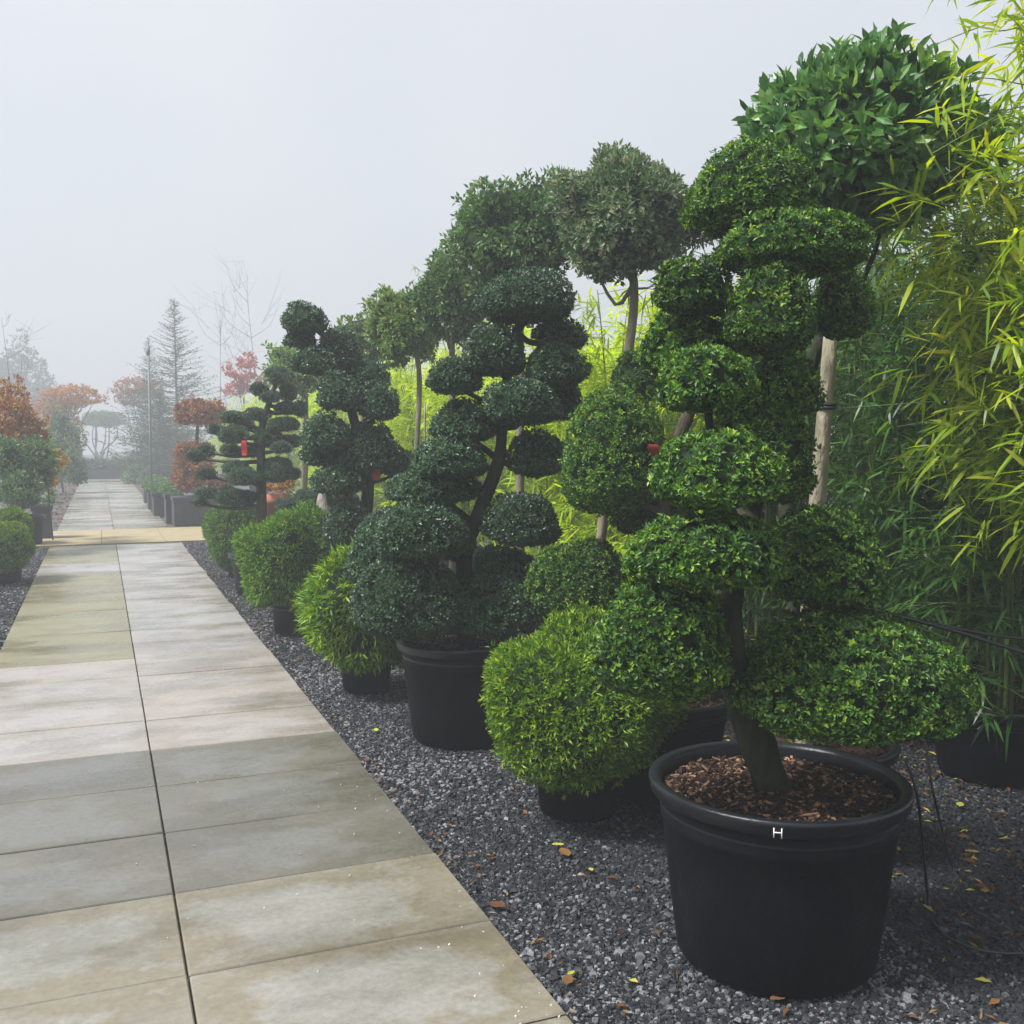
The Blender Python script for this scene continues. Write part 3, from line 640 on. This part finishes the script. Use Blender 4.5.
def bamboo(label,loc,hh,nc,matn,branches=16,leaf=.12,potdim=(.27,.23,.33),bias=(0,0),lean=.35,group='bamboo plants in pots along the back',lo=.12,ntw=3,nl=6,spreadr=.5):
    root=empty('bamboo_plant',(loc[0],loc[1],0),label,'bamboo',group)
    if potdim: make_pot(root,*potdim,chips=60)
    culms,mb=bamboo_mesh(hh,nc,spreadr,branches,leaf,bias,lean,lo,ntw=ntw,nl=nl)
    mb.build('foliage',[M[matn],M['culm']],root)
    for c in culms:
        k=MB(); tube(k,c,np.linspace(.011,.003,len(c)),6); k.build('culm',M['culm'],root)
    return root
def bx(X,px):   # spot on the line X (lateral from the camera) that shows at px
    z=1.078*1024*X/(px-99); return np.array([X,(z-.374*X)/.927,0])
tocam=lambda p: nrm(np.array([-p[0],-p[1]]))
R=np.random.default_rng(21)
p=bx(3.35,1085); b1=bamboo('bright yellow-green bamboo arching in at the right edge with some orange leaves',p,3.05,17,'bamboo',34,.115,bias=(-.42,-.1),lean=.36,lo=.42,potdim=None)
bamboo('lower bright bamboo at the right, drooping over the black irrigation pipes',bx(3.3,1085),2.35,8,'bamboo',30,.115,bias=(-.4,-.1),lean=.42,lo=.5,potdim=None)
R=np.random.default_rng(33)
p=bx(3.7,1010); b2=bamboo('bamboo with leaves coloured for shade behind the big front tree and beside the laurel stake',bx(3.75,880),2.85,15,'bamboo_shade',26,.12,bias=(-.2,-.2),lo=.05)
b3=bamboo('shaded bamboo in the black pot at the right edge',bx(3.75,1000),2.8,14,'bamboo_shade',24,.12,bias=(-.1,-.2),lo=.05)
b4=bamboo('shaded green bamboo behind the leaning red-tagged trunk',bx(3.8,770),2.8,14,'bamboo_shade',24,.12,bias=(-.2,-.2),lo=.05)
def clone(src,label,loc,rz,s):
    o=copy_tree(src); o['label']=label; o.location=(loc[0],loc[1],0); o.rotation_euler=(0,0,rz); o.scale=(s,s,s); return o
bk='shaded bamboo of the thicket behind the front bamboo pots'
g_bk='bamboo thicket behind the front bamboo pots'
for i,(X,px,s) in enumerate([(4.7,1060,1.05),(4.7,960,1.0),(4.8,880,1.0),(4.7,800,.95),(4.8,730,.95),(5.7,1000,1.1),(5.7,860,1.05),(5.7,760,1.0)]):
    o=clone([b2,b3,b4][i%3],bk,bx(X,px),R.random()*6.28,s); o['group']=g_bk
g1=bamboo('glowing yellow-green bamboo seen left of the tan-tinged tree trunk',bx(3.7,615),2.75,14,'bamboo_gold_backlit',27,.13,potdim=(.27,.23,.33),lo=.08)
g2=bamboo('yellow-green bamboo right of the tan-tinged tree trunk',bx(3.7,680),2.7,14,'bamboo_gold_backlit',27,.13,lo=.08)
labs=['yellow-green bamboo behind the top of the dark cloud tree','yellow-green bamboo between the dark cloud tree and the thin straight trunk','yellow-green bamboo just left of the thin straight trunk',
 'hazy yellow-green bamboo right of the mushroom-topped cloud tree','hazy yellow bamboo behind the pale trunk','hazy yellow bamboo behind the tiered pine-like tree','far hazy yellow bamboo beneath the red maple','farthest hazy yellow bamboo beside the tall conifers']
for i,(X,px,s) in enumerate([(3.7,555,.98),(3.8,475,1.0),(3.7,432,1.03),(3.8,398,1.0),(3.8,330,1.05),(3.9,285,1.08),(4.2,258,1.08),(4.2,228,1.15)]):
    o=clone(g1 if i%2 else g2,labs[i],bx(X,px),R.random()*6.28,s)
bk2='yellow-green bamboo of the second row behind the standards'
for i,(X,px,s) in enumerate([(4.6,640,1.0),(4.6,580,.98),(4.7,510,1.0),(4.7,450,1.0),(4.7,410,1.0),(4.8,365,1.0),(4.8,310,1.05),(4.9,270,1.1)]):
    o=clone(g1 if i%2 else g2,bk2,bx(X,px),R.random()*6.28,s); o['group']='second row of yellow-green bamboo'

bamboo('tall wispy bamboo tips rising above the yellow-green round-headed tree',bx(4.3,400),4.3,4,'lightleaf',12,.12,lo=.72,lean=.3,ntw=2,nl=5)
R=np.random.default_rng(44)
# ------------------------------------------------------------------ stakes, lines, pipes, tags
def stake(label,pts,r,top=None,name='wooden_stake',mat='stake',group=None):
    P=smooth_path(pts,14); mb=MB(); tube(mb,P-P[0],r*(1+R.normal(0,.02,len(P))),14); o=mb.build(name,M[mat]); o.location=[float(v) for v in P[0]]
    tag(o,label,'stake',group); return o
Zs=3.62
stake('round pale wooden stake with a sawn top beside the laurel, tallest stake in view',[at(806,640,Zs)*np.array([1,1,0])+np.array([0,0,.0]),at(806,640,Zs),at(832,322,Zs)],.0255)
stake('sawn stake end showing between the top pads of the front tree, below the laurel crown',[at(811,640,3.75)*np.array([1,1,0]),at(811,640,3.75),at(838,262,3.75)],.02)
stake('short stake tip left of the dark cloud tree trunk',[at(455,600,5.6)*np.array([1,1,0]),at(459,552,5.6)],.013)
stake('thin pale stake tied beside the thin straight trunk',[at(424,480,8.6)*np.array([1,1,0]),at(425,402,8.6)],.008)
stake('slim pale stake behind the mushroom-topped cloud tree',[at(303,500,12.8)*np.array([1,1,0]),at(303,470,12.8),at(304,400,12.8)],.03)
# tie on the tall stake
mb=MB(); q=at(826,408,Zs); 
for dz in (0,.012): 
    th=np.linspace(0,2*math.pi,25); tube(mb,np.stack([q[0]+.031*np.cos(th),q[1]+.031*np.sin(th),np.full(25,q[2]+dz)],-1),.007,6)
o=mb.build('rubber_tie',M['hose'],origin=q); tag(o,'black rubber tie wrapped round the tall pale stake','tie')
def line(name,label,cat,pts,r,mat,n=30):
    P=smooth_path(pts,n); mb=MB(); tube(mb,P,r,6); o=mb.build(name,M[mat],origin=P[0]); tag(o,label,cat); return o
line('support_wire','thin green support wire running from the tall stake into the bamboo','wire',[at(700,414,Zs+.1),at(826,409,Zs),at(930,402,Zs+.1),at(1040,396,Zs+.2)],.0017,'wire')
line('irrigation_pipe','upper black irrigation pipe sagging to the right behind the front tree','pipe',[at(700,570,3.5),at(790,590,3.5),at(900,617,3.45),at(1000,636,3.4),at(1060,640,3.4)],.006,'hose')
line('irrigation_pipe','lower black irrigation pipe dipping away towards the right edge','pipe',[at(730,578,3.48),at(830,600,3.45),at(930,624,3.4),at(1000,645,3.38),at(1060,664,3.38)],.007,'hose')
P=lambda x,y:gnd(x,y)+np.array([0,0,.012])
line('drip_tube','thin black drip tube looping over the gravel right of the big pot','tube',[at(905,760,3.1),at(918,800,3.05),P(928,900),P(940,935),P(985,955),P(1050,958)],.005,'hose')
line('drip_tube','second thin black drip tube hanging down beside the big pot','tube',[at(925,740,3.3),at(935,800,3.15),P(952,870),P(965,905),P(1000,930)],.004,'hose')
line('rope_tie','pale twine tied between pads of the dark cloud tree','twine',[at(488,533,5.1),at(510,543,5.1),at(530,545,5.15),at(545,540,5.2)],.004,'wire')
def tagobj(label,px,py,Z,w,h,mat,rot=0.0):
    c=at(px,py,Z); mb=MB()
    W,Hh=w*Z/1024,h*Z/1024
    V=[];n=7
    for i in range(n):
        t=i/(n-1)-.5
        for k in (-.5,.5):
            ww=W*(.55+.45*math.cos(t*2.6)); V.append(RT*k*ww+np.array([0,0,-t*Hh])+F*(.12*W*math.sin(t*5)+.05*W*k)+RT*t*Hh*math.tan(rot))
    V=np.array(V); V=np.concatenate([V,V+F*.0015])
    fs=[[2*i,2*i+1,2*i+3,2*i+2] for i in range(n-1)]; m=2*n; fs+=[[a+m for a in f[::-1]] for f in fs]
    fs+=[[0,m,m+1,1],[2*n-2,2*n-1,4*n-1,4*n-2]]
    for i in range(n-1): fs+=[[2*i,2*i+2,m+2*i+2,m+2*i],[2*i+1,m+2*i+1,m+2*i+3,2*i+3]]
    mb.add(V,np.array(fs)); o=mb.build('plant_tag',M[mat]); o.location=[float(v) for v in c]; tag(o,label,'plant tag'); return o
tagobj('bright red ribbon tag hanging in the tiered pine-like tree',244,448,9.7,6,15,'redtag')
tagobj('rust-red tag on the trunk of the mushroom-topped cloud tree',376,473,7.4,9,14,'rusttag')
tagobj('dark red tag hanging beside the brown leaning trunk behind the front tree',655,452,4.2,13,16,'rusttag',.3)
tagobj('wide dark red tag in the shade under the middle left pads of the front tree',665,571,4.1,26,13,'rusttag',.5)
# terracotta pot, stone
root=empty('terracotta_pot',at(276,442,12.6)*np.array([1,1,0]),'small terracotta-red pot on a plinth half hidden behind the tiered tree trunk','pot')
mb=MB(); r=.11; z0=0; 
lathe(mb,[(0,0),(r*.9,0),(r*1.15,.72),(r*1.3,.72),(r*1.3,.86),(r*1.1,.86),(r*1.0,.8),(0,.8)],seg=28); mb.build('pot_body',M['terracotta'],root)
mb=MB(); blob_leaves(mb,(0,0,1.0),(.2,.2,.16),.05,.03,lai=1.3,tuft=4,core=False); mb.build('foliage',[M['autumn'],M['core']],root)
mb=MB(); lm=Lump(.25); th=np.linspace(0,6.283,14,endpoint=False); ph=np.linspace(-1.5,1.5,9)
Dg=np.stack([np.cos(ph)[:,None]*np.cos(th),np.cos(ph)[:,None]*np.sin(th),np.sin(ph)[:,None]*np.ones(14)],-1).reshape(-1,3)
c=at(325,505,8.9); V=Dg*np.array([.1,.1,c[2]*.5+.05])*lm(Dg)[:,None]
V[:,:2]*=(1-.5*np.clip(Dg[:,2:3],-.4,1)); i=np.arange(8)[:,None]*14; k=np.arange(14)[None]; k2=(k+1)%14
mb.add(V,[np.stack([i+k,i+k2,i+14+k2,i+14+k],-1).reshape(-1,4),np.arange(14)[None,::-1],8*14+np.arange(14)[None]]); o=mb.build('standing_stone',M['rock']); o.location=(c[0],c[1],c[2]*.5)
tag(o,'pale upright pointed stone showing between the round shrub and the mushroom-topped cloud tree','stone')

# ------------------------------------------------------------------ far side trees
def tip_tube(mb,a,b,r0,r1,n=6,sag=0.0,seg=5,mat=0):
    a=np.asarray(a,float);b=np.asarray(b,float)
    t=np.linspace(0,1,n)[:,None]; p=a+(b-a)*t+np.array([0,0,1])*sag*np.sin(t*math.pi); tube(mb,p,np.linspace(r0,r1,n),seg,mat=mat,cap=False)
def conifer(label,px,Z,topy,hw,dense=1.0,group='tall conifers at the far right of the path'):
    b=at(px,442,Z); root=empty('conifer_tree',(b[0],b[1],0),label,'conifer',group)
    make_pot(root,.35,.3,.4,mulch=False)
    h=at(px,topy,Z)[2]; mt=MB(); tube(mt,np.array([[0,0,.3],[.02,0,h*.5],[0,0,h]]),[.07,.04,.006],7); 
    Rm=hw*Z/1024; P=[];D=[];Lf=[]
    nb=int(190*dense)
    for i in range(nb):
        t=(i+R.random())/nb; z=.35+(h-.4)*t**1.0; rr=Rm*((1-t)**.8)*R.uniform(.5,1.2)*(1 if t<.55 else .8)+.05
        a=R.random()*6.28; d=np.array([math.cos(a),math.sin(a),R.uniform(-.15,.3)+.35*t]); s=np.array([0,0,z]); e=s+d*rr
        tip_tube(mt,s,e,.012,.004,4,sag=-.05*rr)
        m=int((26*(rr/Rm)+12)*(1 if t<.5 else .55 if t<.7 else .3))
        for k in range(m):
            f=R.uniform(.12,1.03); q=s+(e-s)*f+np.array([0,0,-.05*rr*math.sin(f*3.14)])
            P.append(q+R.normal(0,.03,3)); D.append(nrm(d*.7+R.normal(0,.55,3)+np.array([0,0,.05]))); Lf.append(R.uniform(.1,.2)*(1-.5*t))
    trk=mt.build('trunk',M['bark'],root)
    P=np.array(P);D=np.array(D);Lf=np.array(Lf); Nn=nrm(R.normal(size=P.shape)); Nn=nrm(Nn-D*(Nn*D).sum(-1,keepdims=True))
    mb=MB(); V,Fq=leaf4(P,D,Nn,Lf,Lf*.28,.1,.05); mb.add(V,Fq,R.random(len(P))); mb.build('crown',[M['conifer']],root); return root
conifer('tallest hazy pointed conifer right of the path with a bare spire',177,41,300,70,2.2)
conifer('slimmer hazy conifer with a thin top, left of the tallest conifer',151,45,338,46,1.5)
conifer('bushy low hazy conifer at the path edge in front of the slim one',160,38,392,42,1.6)
# pole
b=at(152,505,22.0); mb=MB(); tube(mb,np.array([[0,0,0],[0,0,at(152,352,22.0)[2]]]),.024,10); tube(mb,np.array([[0,0,at(152,356,22.0)[2]],[0,0,at(152,350,22.0)[2]+.05]]),.036,10)
o=mb.build('metal_pole',M['metal']); o.location=(float(b[0]),float(b[1]),0); tag(o,'slim pale metal pole standing in front of the hazy conifers','pole')

def crown_tree(name,label,px,Z,blobs,leafm,leafL,leafW,stems,barkm='bark',cat='tree',group=None,lai=1.3,core=True,**kw):
    b=at(px,442,Z); root=empty(name,(b[0],b[1],0),label,cat,group); O=np.array([b[0],b[1],0])
    mb=MB()
    for (x,y,hw,hh,dz) in blobs:
        zc=Z+dz; blob_leaves(mb,at(x,y,zc)-O,(hw*zc/1024,hw*zc/1024*.9,hh*zc/1024),leafL,leafW,lai=lai,tuft=5,shell=.4,stray=.15,upb=.6,core=core,lump=.16,freq=4,corescale=.7,**kw)
    if stems:
        mt=MB()
        for pts,r0,r1 in stems:
            q=smooth_path([at(x,y,Z+(d[0] if d else 0))-O if y is not None else np.array([0,0,0]) for x,y,*d in pts],10); q[0][2]=max(q[0][2],0)
            tube(mt,q,np.linspace(r0,r1,len(q)),6)
        mt.build('trunk',M[barkm],root)
    mb.build('crown',[M[leafm],M['core']],root); return root
# layered copper beech in grey planters
def planter(parent,w,d,h,mat='grey_pot',name='planter'):
    mb=MB(); boxes(mb,[[0,0,h/2]],[[w/2,d/2,h/2]]); boxes(mb,[[0,0,h-.03]],[[w/2+.02,d/2+.02,.035]]); return mb.build(name,M[mat],parent)
Zb=18.9
root=crown_tree('layered_beech','copper-leaved layered beech with a flat domed top in a grey planter',198,Zb,[(199,416,25,15,0),(194,452,18,9,0),(196,466,20,8,0),(192,478,17,7,0),(200,486,24,8,0)],'beech',.07,.045,[([(198,None),(198,470),(197,440),(198,420)],.05,.03)],core=True,lai=3.0)
p_=planter(root,.95,.9,.5)
root=empty('planter_box',at(172,442,19.3)*np.array([1,1,0]),'dark narrow planter box at the corner, left of the copper beech planter','planter'); planter(root,.3,.6,.52)
mb=MB(); blob_leaves(mb,(0,0,.6),(.2,.25,.14),.05,.03,lai=1.2,tuft=4,core=False); mb.build('foliage',[M['privet'],M['core']],root)
for i,(px,Z,lb) in enumerate([(163,21,'dark planter box behind the corner planter with low green shoots'),(157,23,'farther dark planter box below the hazy conifers'),(152,25.5,'farthest dark planter box on the right of the path')]):
    r2=copy_tree(root); r2['label']=lb; q=at(px,442,Z); r2.location=(float(q[0]),float(q[1]),0); r2.scale=(1.5,1.2,.9)
# parasol beeches either side
par_stems=lambda px,y0,xs,yt:[([(px,None),(px+.3*(x-px),y0-(y0-yt)*.45),(x,yt)],.03,.012) for x in xs]
crown_tree('parasol_beech','hazy orange-topped parasol tree left of the tall conifers',142,46,[(133,388,20,9,0),(128,400,13,8,.3),(150,392,14,10,.2)],'beech',.1,.06,par_stems(146,500,(122,132,142,154),395),lai=1.1,core=False)
crown_tree('parasol_beech','hazy russet parasol-shaped beech leaning over the left side of the path',64,38,[(78,398,25,11,0),(60,404,20,16,.2),(50,425,17,34,.2),(64,425,16,26,.4)],'autumn',.1,.055,par_stems(58,490,(44,52,62,76,92),405),lai=1.2,core=False)
crown_tree('tall_shrub','hazy olive-green shrub under the russet parasol beech',62,30,[(62,440,20,30,0),(70,465,14,28,.3),(55,470,14,24,-.3)],'privet_tan',.08,.04,[([(62,None),(60,470),(60,440)],.04,.02)],cat='shrub',lai=1.2)
crown_tree('flat_topped_tree','pale grey flat-topped umbrella tree at the far end of the path',101,66,[(102,420,20,9,0),(110,421,14,8,.5),(93,421,11,9,-.3)],'privet',.13,.07,[([(100+o_,None),(100+o_+k_*(x-100),455+y_),(x+o_,440+y_*.5),(x+2*o_,422)],.07,.03) for x,k_,o_,y_ in ((83,.5,0,-4),(91,.2,1.5,3),(98,1.6,-1,-2),(104,-.2,1,2),(109,.7,0,5),(118,.3,-1,-5),(95,.9,.5,6))],lai=1.6,core=True)
root=empty('hedge_planter',at(106,442,42)*np.array([1,1,0]),'long low hedge planter closing the far end of the path','planter')
planter(root,3.3,1.0,.35,'grey_pot')
mb=MB()
for k in range(6): blob_leaves(mb,(-1.4+k*.56,0,.5),(.42,.5,.32),.09,.05,lai=1.4,tuft=4)
mb.build('foliage',[M['ilex'],M['core']],root)
crown_tree('round_shrub','hazy shrub right of the hedge planter at the path end',134,37,[(132,480,10,12,0),(140,478,8,14,.3)],'privet',.1,.06,None,cat='shrub')
crown_tree('maple_tree','hazy red maple rising above the far yellow bamboo',243,37,[(240,372,16,11,0),(248,362,9,9,.2),(236,390,11,8,.2),(250,385,14,12,.3)],'maple',.1,.07,[([(246,None),(245,440),(243,380)],.05,.03),([(244,420),(238,385),(232,368)],.02,.01)],lai=1.2,core=False)
def bare_tree(label,px,Z,topy,n,group=None,spread=.25):
    b=at(px,442,Z); root=empty('bare_tree',(b[0],b[1],0),label,'tree',group); h=at(px,topy,Z)[2]
    mb=MB(); main=smooth_path([(0,0,0),(R.normal(0,.05),0,h*.5),(R.normal(0,.1),0,h)],16); tube(mb,main,np.linspace(.032,.004,len(main)),6)
    for k in range(n):
        i=int(R.uniform(.35,.92)*len(main)); s=main[i]; a=R.random()*6.28; L=h*spread*R.uniform(.5,1.2)
        m=s+np.array([math.cos(a)*L*.5,math.sin(a)*L*.5,L*.35]); e=s+np.array([math.cos(a)*L*.8,math.sin(a)*L*.8,L*1.0])
        tube(mb,smooth_path([s,m,e],8),np.linspace(.010,.003,len(smooth_path([s,m,e],8))),5)
        for q in range(7):
            tip_tube(mb,s+(e-s)*R.uniform(.3,1),e+R.normal(0,L*.3,3)+np.array([0,0,L*.1]),.0045,.002,4)
    mb.build('trunk',M['twig'],root); return root
bare_tree('bare leafless tree with a tall forked top beside the red maple',254,42,292,9)
bare_tree('thin bare sapling between the conifer and the red maple',222,46,328,7)
bare_tree('tall thin bare tree at the left edge of the view',11,38,318,6,spread=.16)
bare_tree('second thin bare tree at the far left, slightly shorter',24,46,352,7,spread=.2)
# far hazy broad tree at left
crown_tree('broad_tree','very pale broad tree fading into the fog at the far left',20,85,[(18,395,34,48,0),(0,400,30,40,2),(40,420,24,34,1)],'conifer',.3,.16,[([(18,None),(18,440),(18,400)],.2,.1)],lai=1.6,core=False)

# left bed
crown_tree('autumn_shrub','orange-leaved autumn shrub on the left above the dark evergreen',12,14.5,[(10,420,22,24,0),(24,432,20,20,.3),(0,440,18,24,-.2),(6,400,20,20,.4),(34,446,13,18,.5)],'autumn',.075,.04,[([(12,None),(10+d,440),(10+2.2*d,398)],.014,.006) for d in (-7,-3,0,4,8)],cat='shrub',lai=1.5,core=False)
crown_tree('evergreen_shrub','dark green loose shrub below the orange autumn shrub on the left',22,13.8,[(10,462,24,24,0),(34,458,22,20,.3),(42,478,14,16,.5),(20,490,22,16,-.3)],'privet',.07,.028,[([(22,None),(20,480),(18,460)],.02,.01)],cat='shrub',lai=1.5)
crown_tree('yellow_leaved_shrub','small shrub with yellow autumn leaves beside the dark evergreen on the left',50,15.6,[(48,478,9,11,0),(57,462,9,7,.2)],'autumn',.09,.05,[([(50,None),(48,485),(52,465)],.012,.006)],cat='shrub',lai=.9,core=False,bright=(.65,1))
r_=crown_tree('round_shrub','low dark rounded shrub in a black pot by the cross path on the left',24,15.0,[(22,501,16,11,0),(10,497,14,10,.2)],'ilex',.05,.03,None,cat='shrub',lai=1.8)
make_pot(r_,.24,.2,.42,mulch=False)
root=empty('empty_pot',at(40,442,16)*np.array([1,1,0]),'dark square planter at the left corner of the cross path','planter'); planter(root,.26,.4,.5)
mb=MB(); blob_leaves(mb,(0,0,.62),(.2,.2,.2),.06,.03,lai=1.0,tuft=4,core=False); mb.build('foliage',[M['privet'],M['core']],root)
round_shrub('bright round shrub at the left edge of the view with a second lobe',2,11.0,548,28,27,'needle_lime',(.16,.14,.22),group='shaggy round shrubs on the left',lobes=[(12,528,18,22,.3)],down=.95)
crown_tree('hedge_shrub','hazy green shrub row edge along the left of the far path',72,27,[(68,466,13,18,0),(78,476,8,16,.4),(60,455,12,20,.4)],'privet',.09,.05,None,cat='shrub',lai=1.4)

# ------------------------------------------------------------------ fallen leaves
def fallen(label,px,py,s,rn,mat='litter',up=.006):
    c=gnd(px,py); a=R.random()*6.28; mb=MB()
    n=9; t=np.linspace(0,1,n); w=np.sin(t*math.pi)**.8*.28*(1+.15*np.sin(t*20)); V=[]
    for i in range(n):
        for k in (-1,0,1): V.append([t[i]-.5,k*w[i]+.0,.06*abs(k)*w[i]*3+.14*(t[i]-.5)**2+.02*math.sin(6*t[i]+k)])
    V=np.array(V)*s; ca,sa=math.cos(a),math.sin(a); V=np.stack([V[:,0]*ca-V[:,1]*sa,V[:,0]*sa+V[:,1]*ca,V[:,2]],-1)
    f=[[3*i+k,3*i+k+1,3*i+k+4,3*i+k+3] for i in range(n-1) for k in (0,1)]
    mb.add(V,np.array(f),rn,0,True); o=mb.build('fallen_leaf',M[mat]); o.location=(float(c[0]),float(c[1]),up); tag(o,label,'leaf','fallen leaves on the gravel'); return o
fallen('curled orange-brown leaf on the gravel left of the big pot',565,854,.075,.6)
fallen('small green-yellow leaf just above the curled orange-brown leaf',558,846,.045,.95)
fallen('orange leaf on the gravel near the paving edge at the bottom',568,982,.055,.55)
fallen('pale green leaf beside the bottom orange leaf',571,975,.03,1.0)
fallen('tiny yellow leaf right of the curled orange-brown leaf',591,871,.03,.9)
fallen('brown leaf lying against the edge of the paving',497,907,.07,.25)
fallen('yellow leaf on the gravel right of the big pot',972,853,.05,.78)
fallen('lime-yellow leaf behind the yellow leaf, right of the big pot',960,806,.055,1.0)
fallen('rusty leaf in front of the base of the big pot',778,1000,.05,.35)
fallen('single yellow-green leaf beside the paving near the wide black pot',376,731,.05,1.0)
fallen('brown leaf by the paving edge near the wide black pot',366,761,.05,.3)
fallen('small pale brown leaf left of the big pot on the gravel',656,934,.03,.5)
# litter too fine to count
n=5200; mb=MB()
xs=R.uniform(1.2,5.2,n); ys=R.uniform(1.4,8,n); keep=(xs>2.2+.35*R.normal(size=n))|(R.random(n)<.06); xs,ys=xs[keep],ys[keep]; n=len(xs)
a=R.random(n)*6.28; D=np.stack([np.cos(a),np.sin(a),R.normal(0,.15,n)],-1); Nn=nrm(np.array([0,0,1.0])+R.normal(0,.25,(n,3))); Nn=nrm(Nn-D*(Nn*D).sum(-1,keepdims=True))
L=R.uniform(.02,.055,n); V,Fq=leaf4(np.stack([xs,ys,np.full(n,.002)],-1),nrm(D),Nn,L,L*R.uniform(.12,.5,n),.1,.1); mb.add(V,Fq,R.random(n))
n=700; ys=R.uniform(1.6,16,n); xs=np.where(R.random(n)<.75,XR+np.abs(R.normal(.03,.07,n)),XL-np.abs(R.normal(.04,.12,n))); ys=np.where(xs<0,R.uniform(10,16,n),ys)
a=R.random(n)*6.28; D=np.stack([np.cos(a),np.sin(a),R.normal(0,.15,n)],-1); Nn=np.tile(np.array([[0,0,1.0]]),(n,1))+R.normal(0,.2,(n,3)); Nn=nrm(Nn-nrm(D)*(Nn*nrm(D)).sum(-1,keepdims=True))
L=R.uniform(.012,.035,n); V,Fq=leaf4(np.stack([xs,ys,np.full(n,.003)],-1),nrm(D),Nn,L,L*.45,.1,.1); mb.add(V,Fq,R.random(n)*.7)
n=2600; ys=R.uniform(TC1+.2,TEND,n); xs=np.where(R.random(n)<.7,XL-R.uniform(.02,1.5,n),XR+R.uniform(.02,.7,n))
a=R.random(n)*6.28; D=nrm(np.stack([np.cos(a),np.sin(a),R.normal(0,.2,n)],-1)); Nn=nrm(np.array([0,0,1.0])+R.normal(0,.3,(n,3))); Nn=nrm(Nn-D*(Nn*D).sum(-1,keepdims=True))
L=R.uniform(.05,.11,n); V,Fq=leaf4(np.stack([xs,ys,np.full(n,-.005)],-1),D,Nn,L,L*.6,.1,.1); mb.add(V,Fq,R.random(n)*.75)
mb.build('leaf_litter',M['litter'],kind='stuff')

# ------------------------------------------------------------------ render settings
sc.view_settings.view_transform='Standard'; sc.view_settings.look='None'; sc.view_settings.gamma=1; sc.view_settings.exposure=.85
c=sc.cycles
c.max_bounces=6; c.diffuse_bounces=3; c.glossy_bounces=2; c.transmission_bounces=3; c.volume_bounces=1; c.transparent_max_bounces=6
c.use_denoising=True; c.sample_clamp_indirect=6; c.caustics_reflective=False; c.caustics_refractive=False
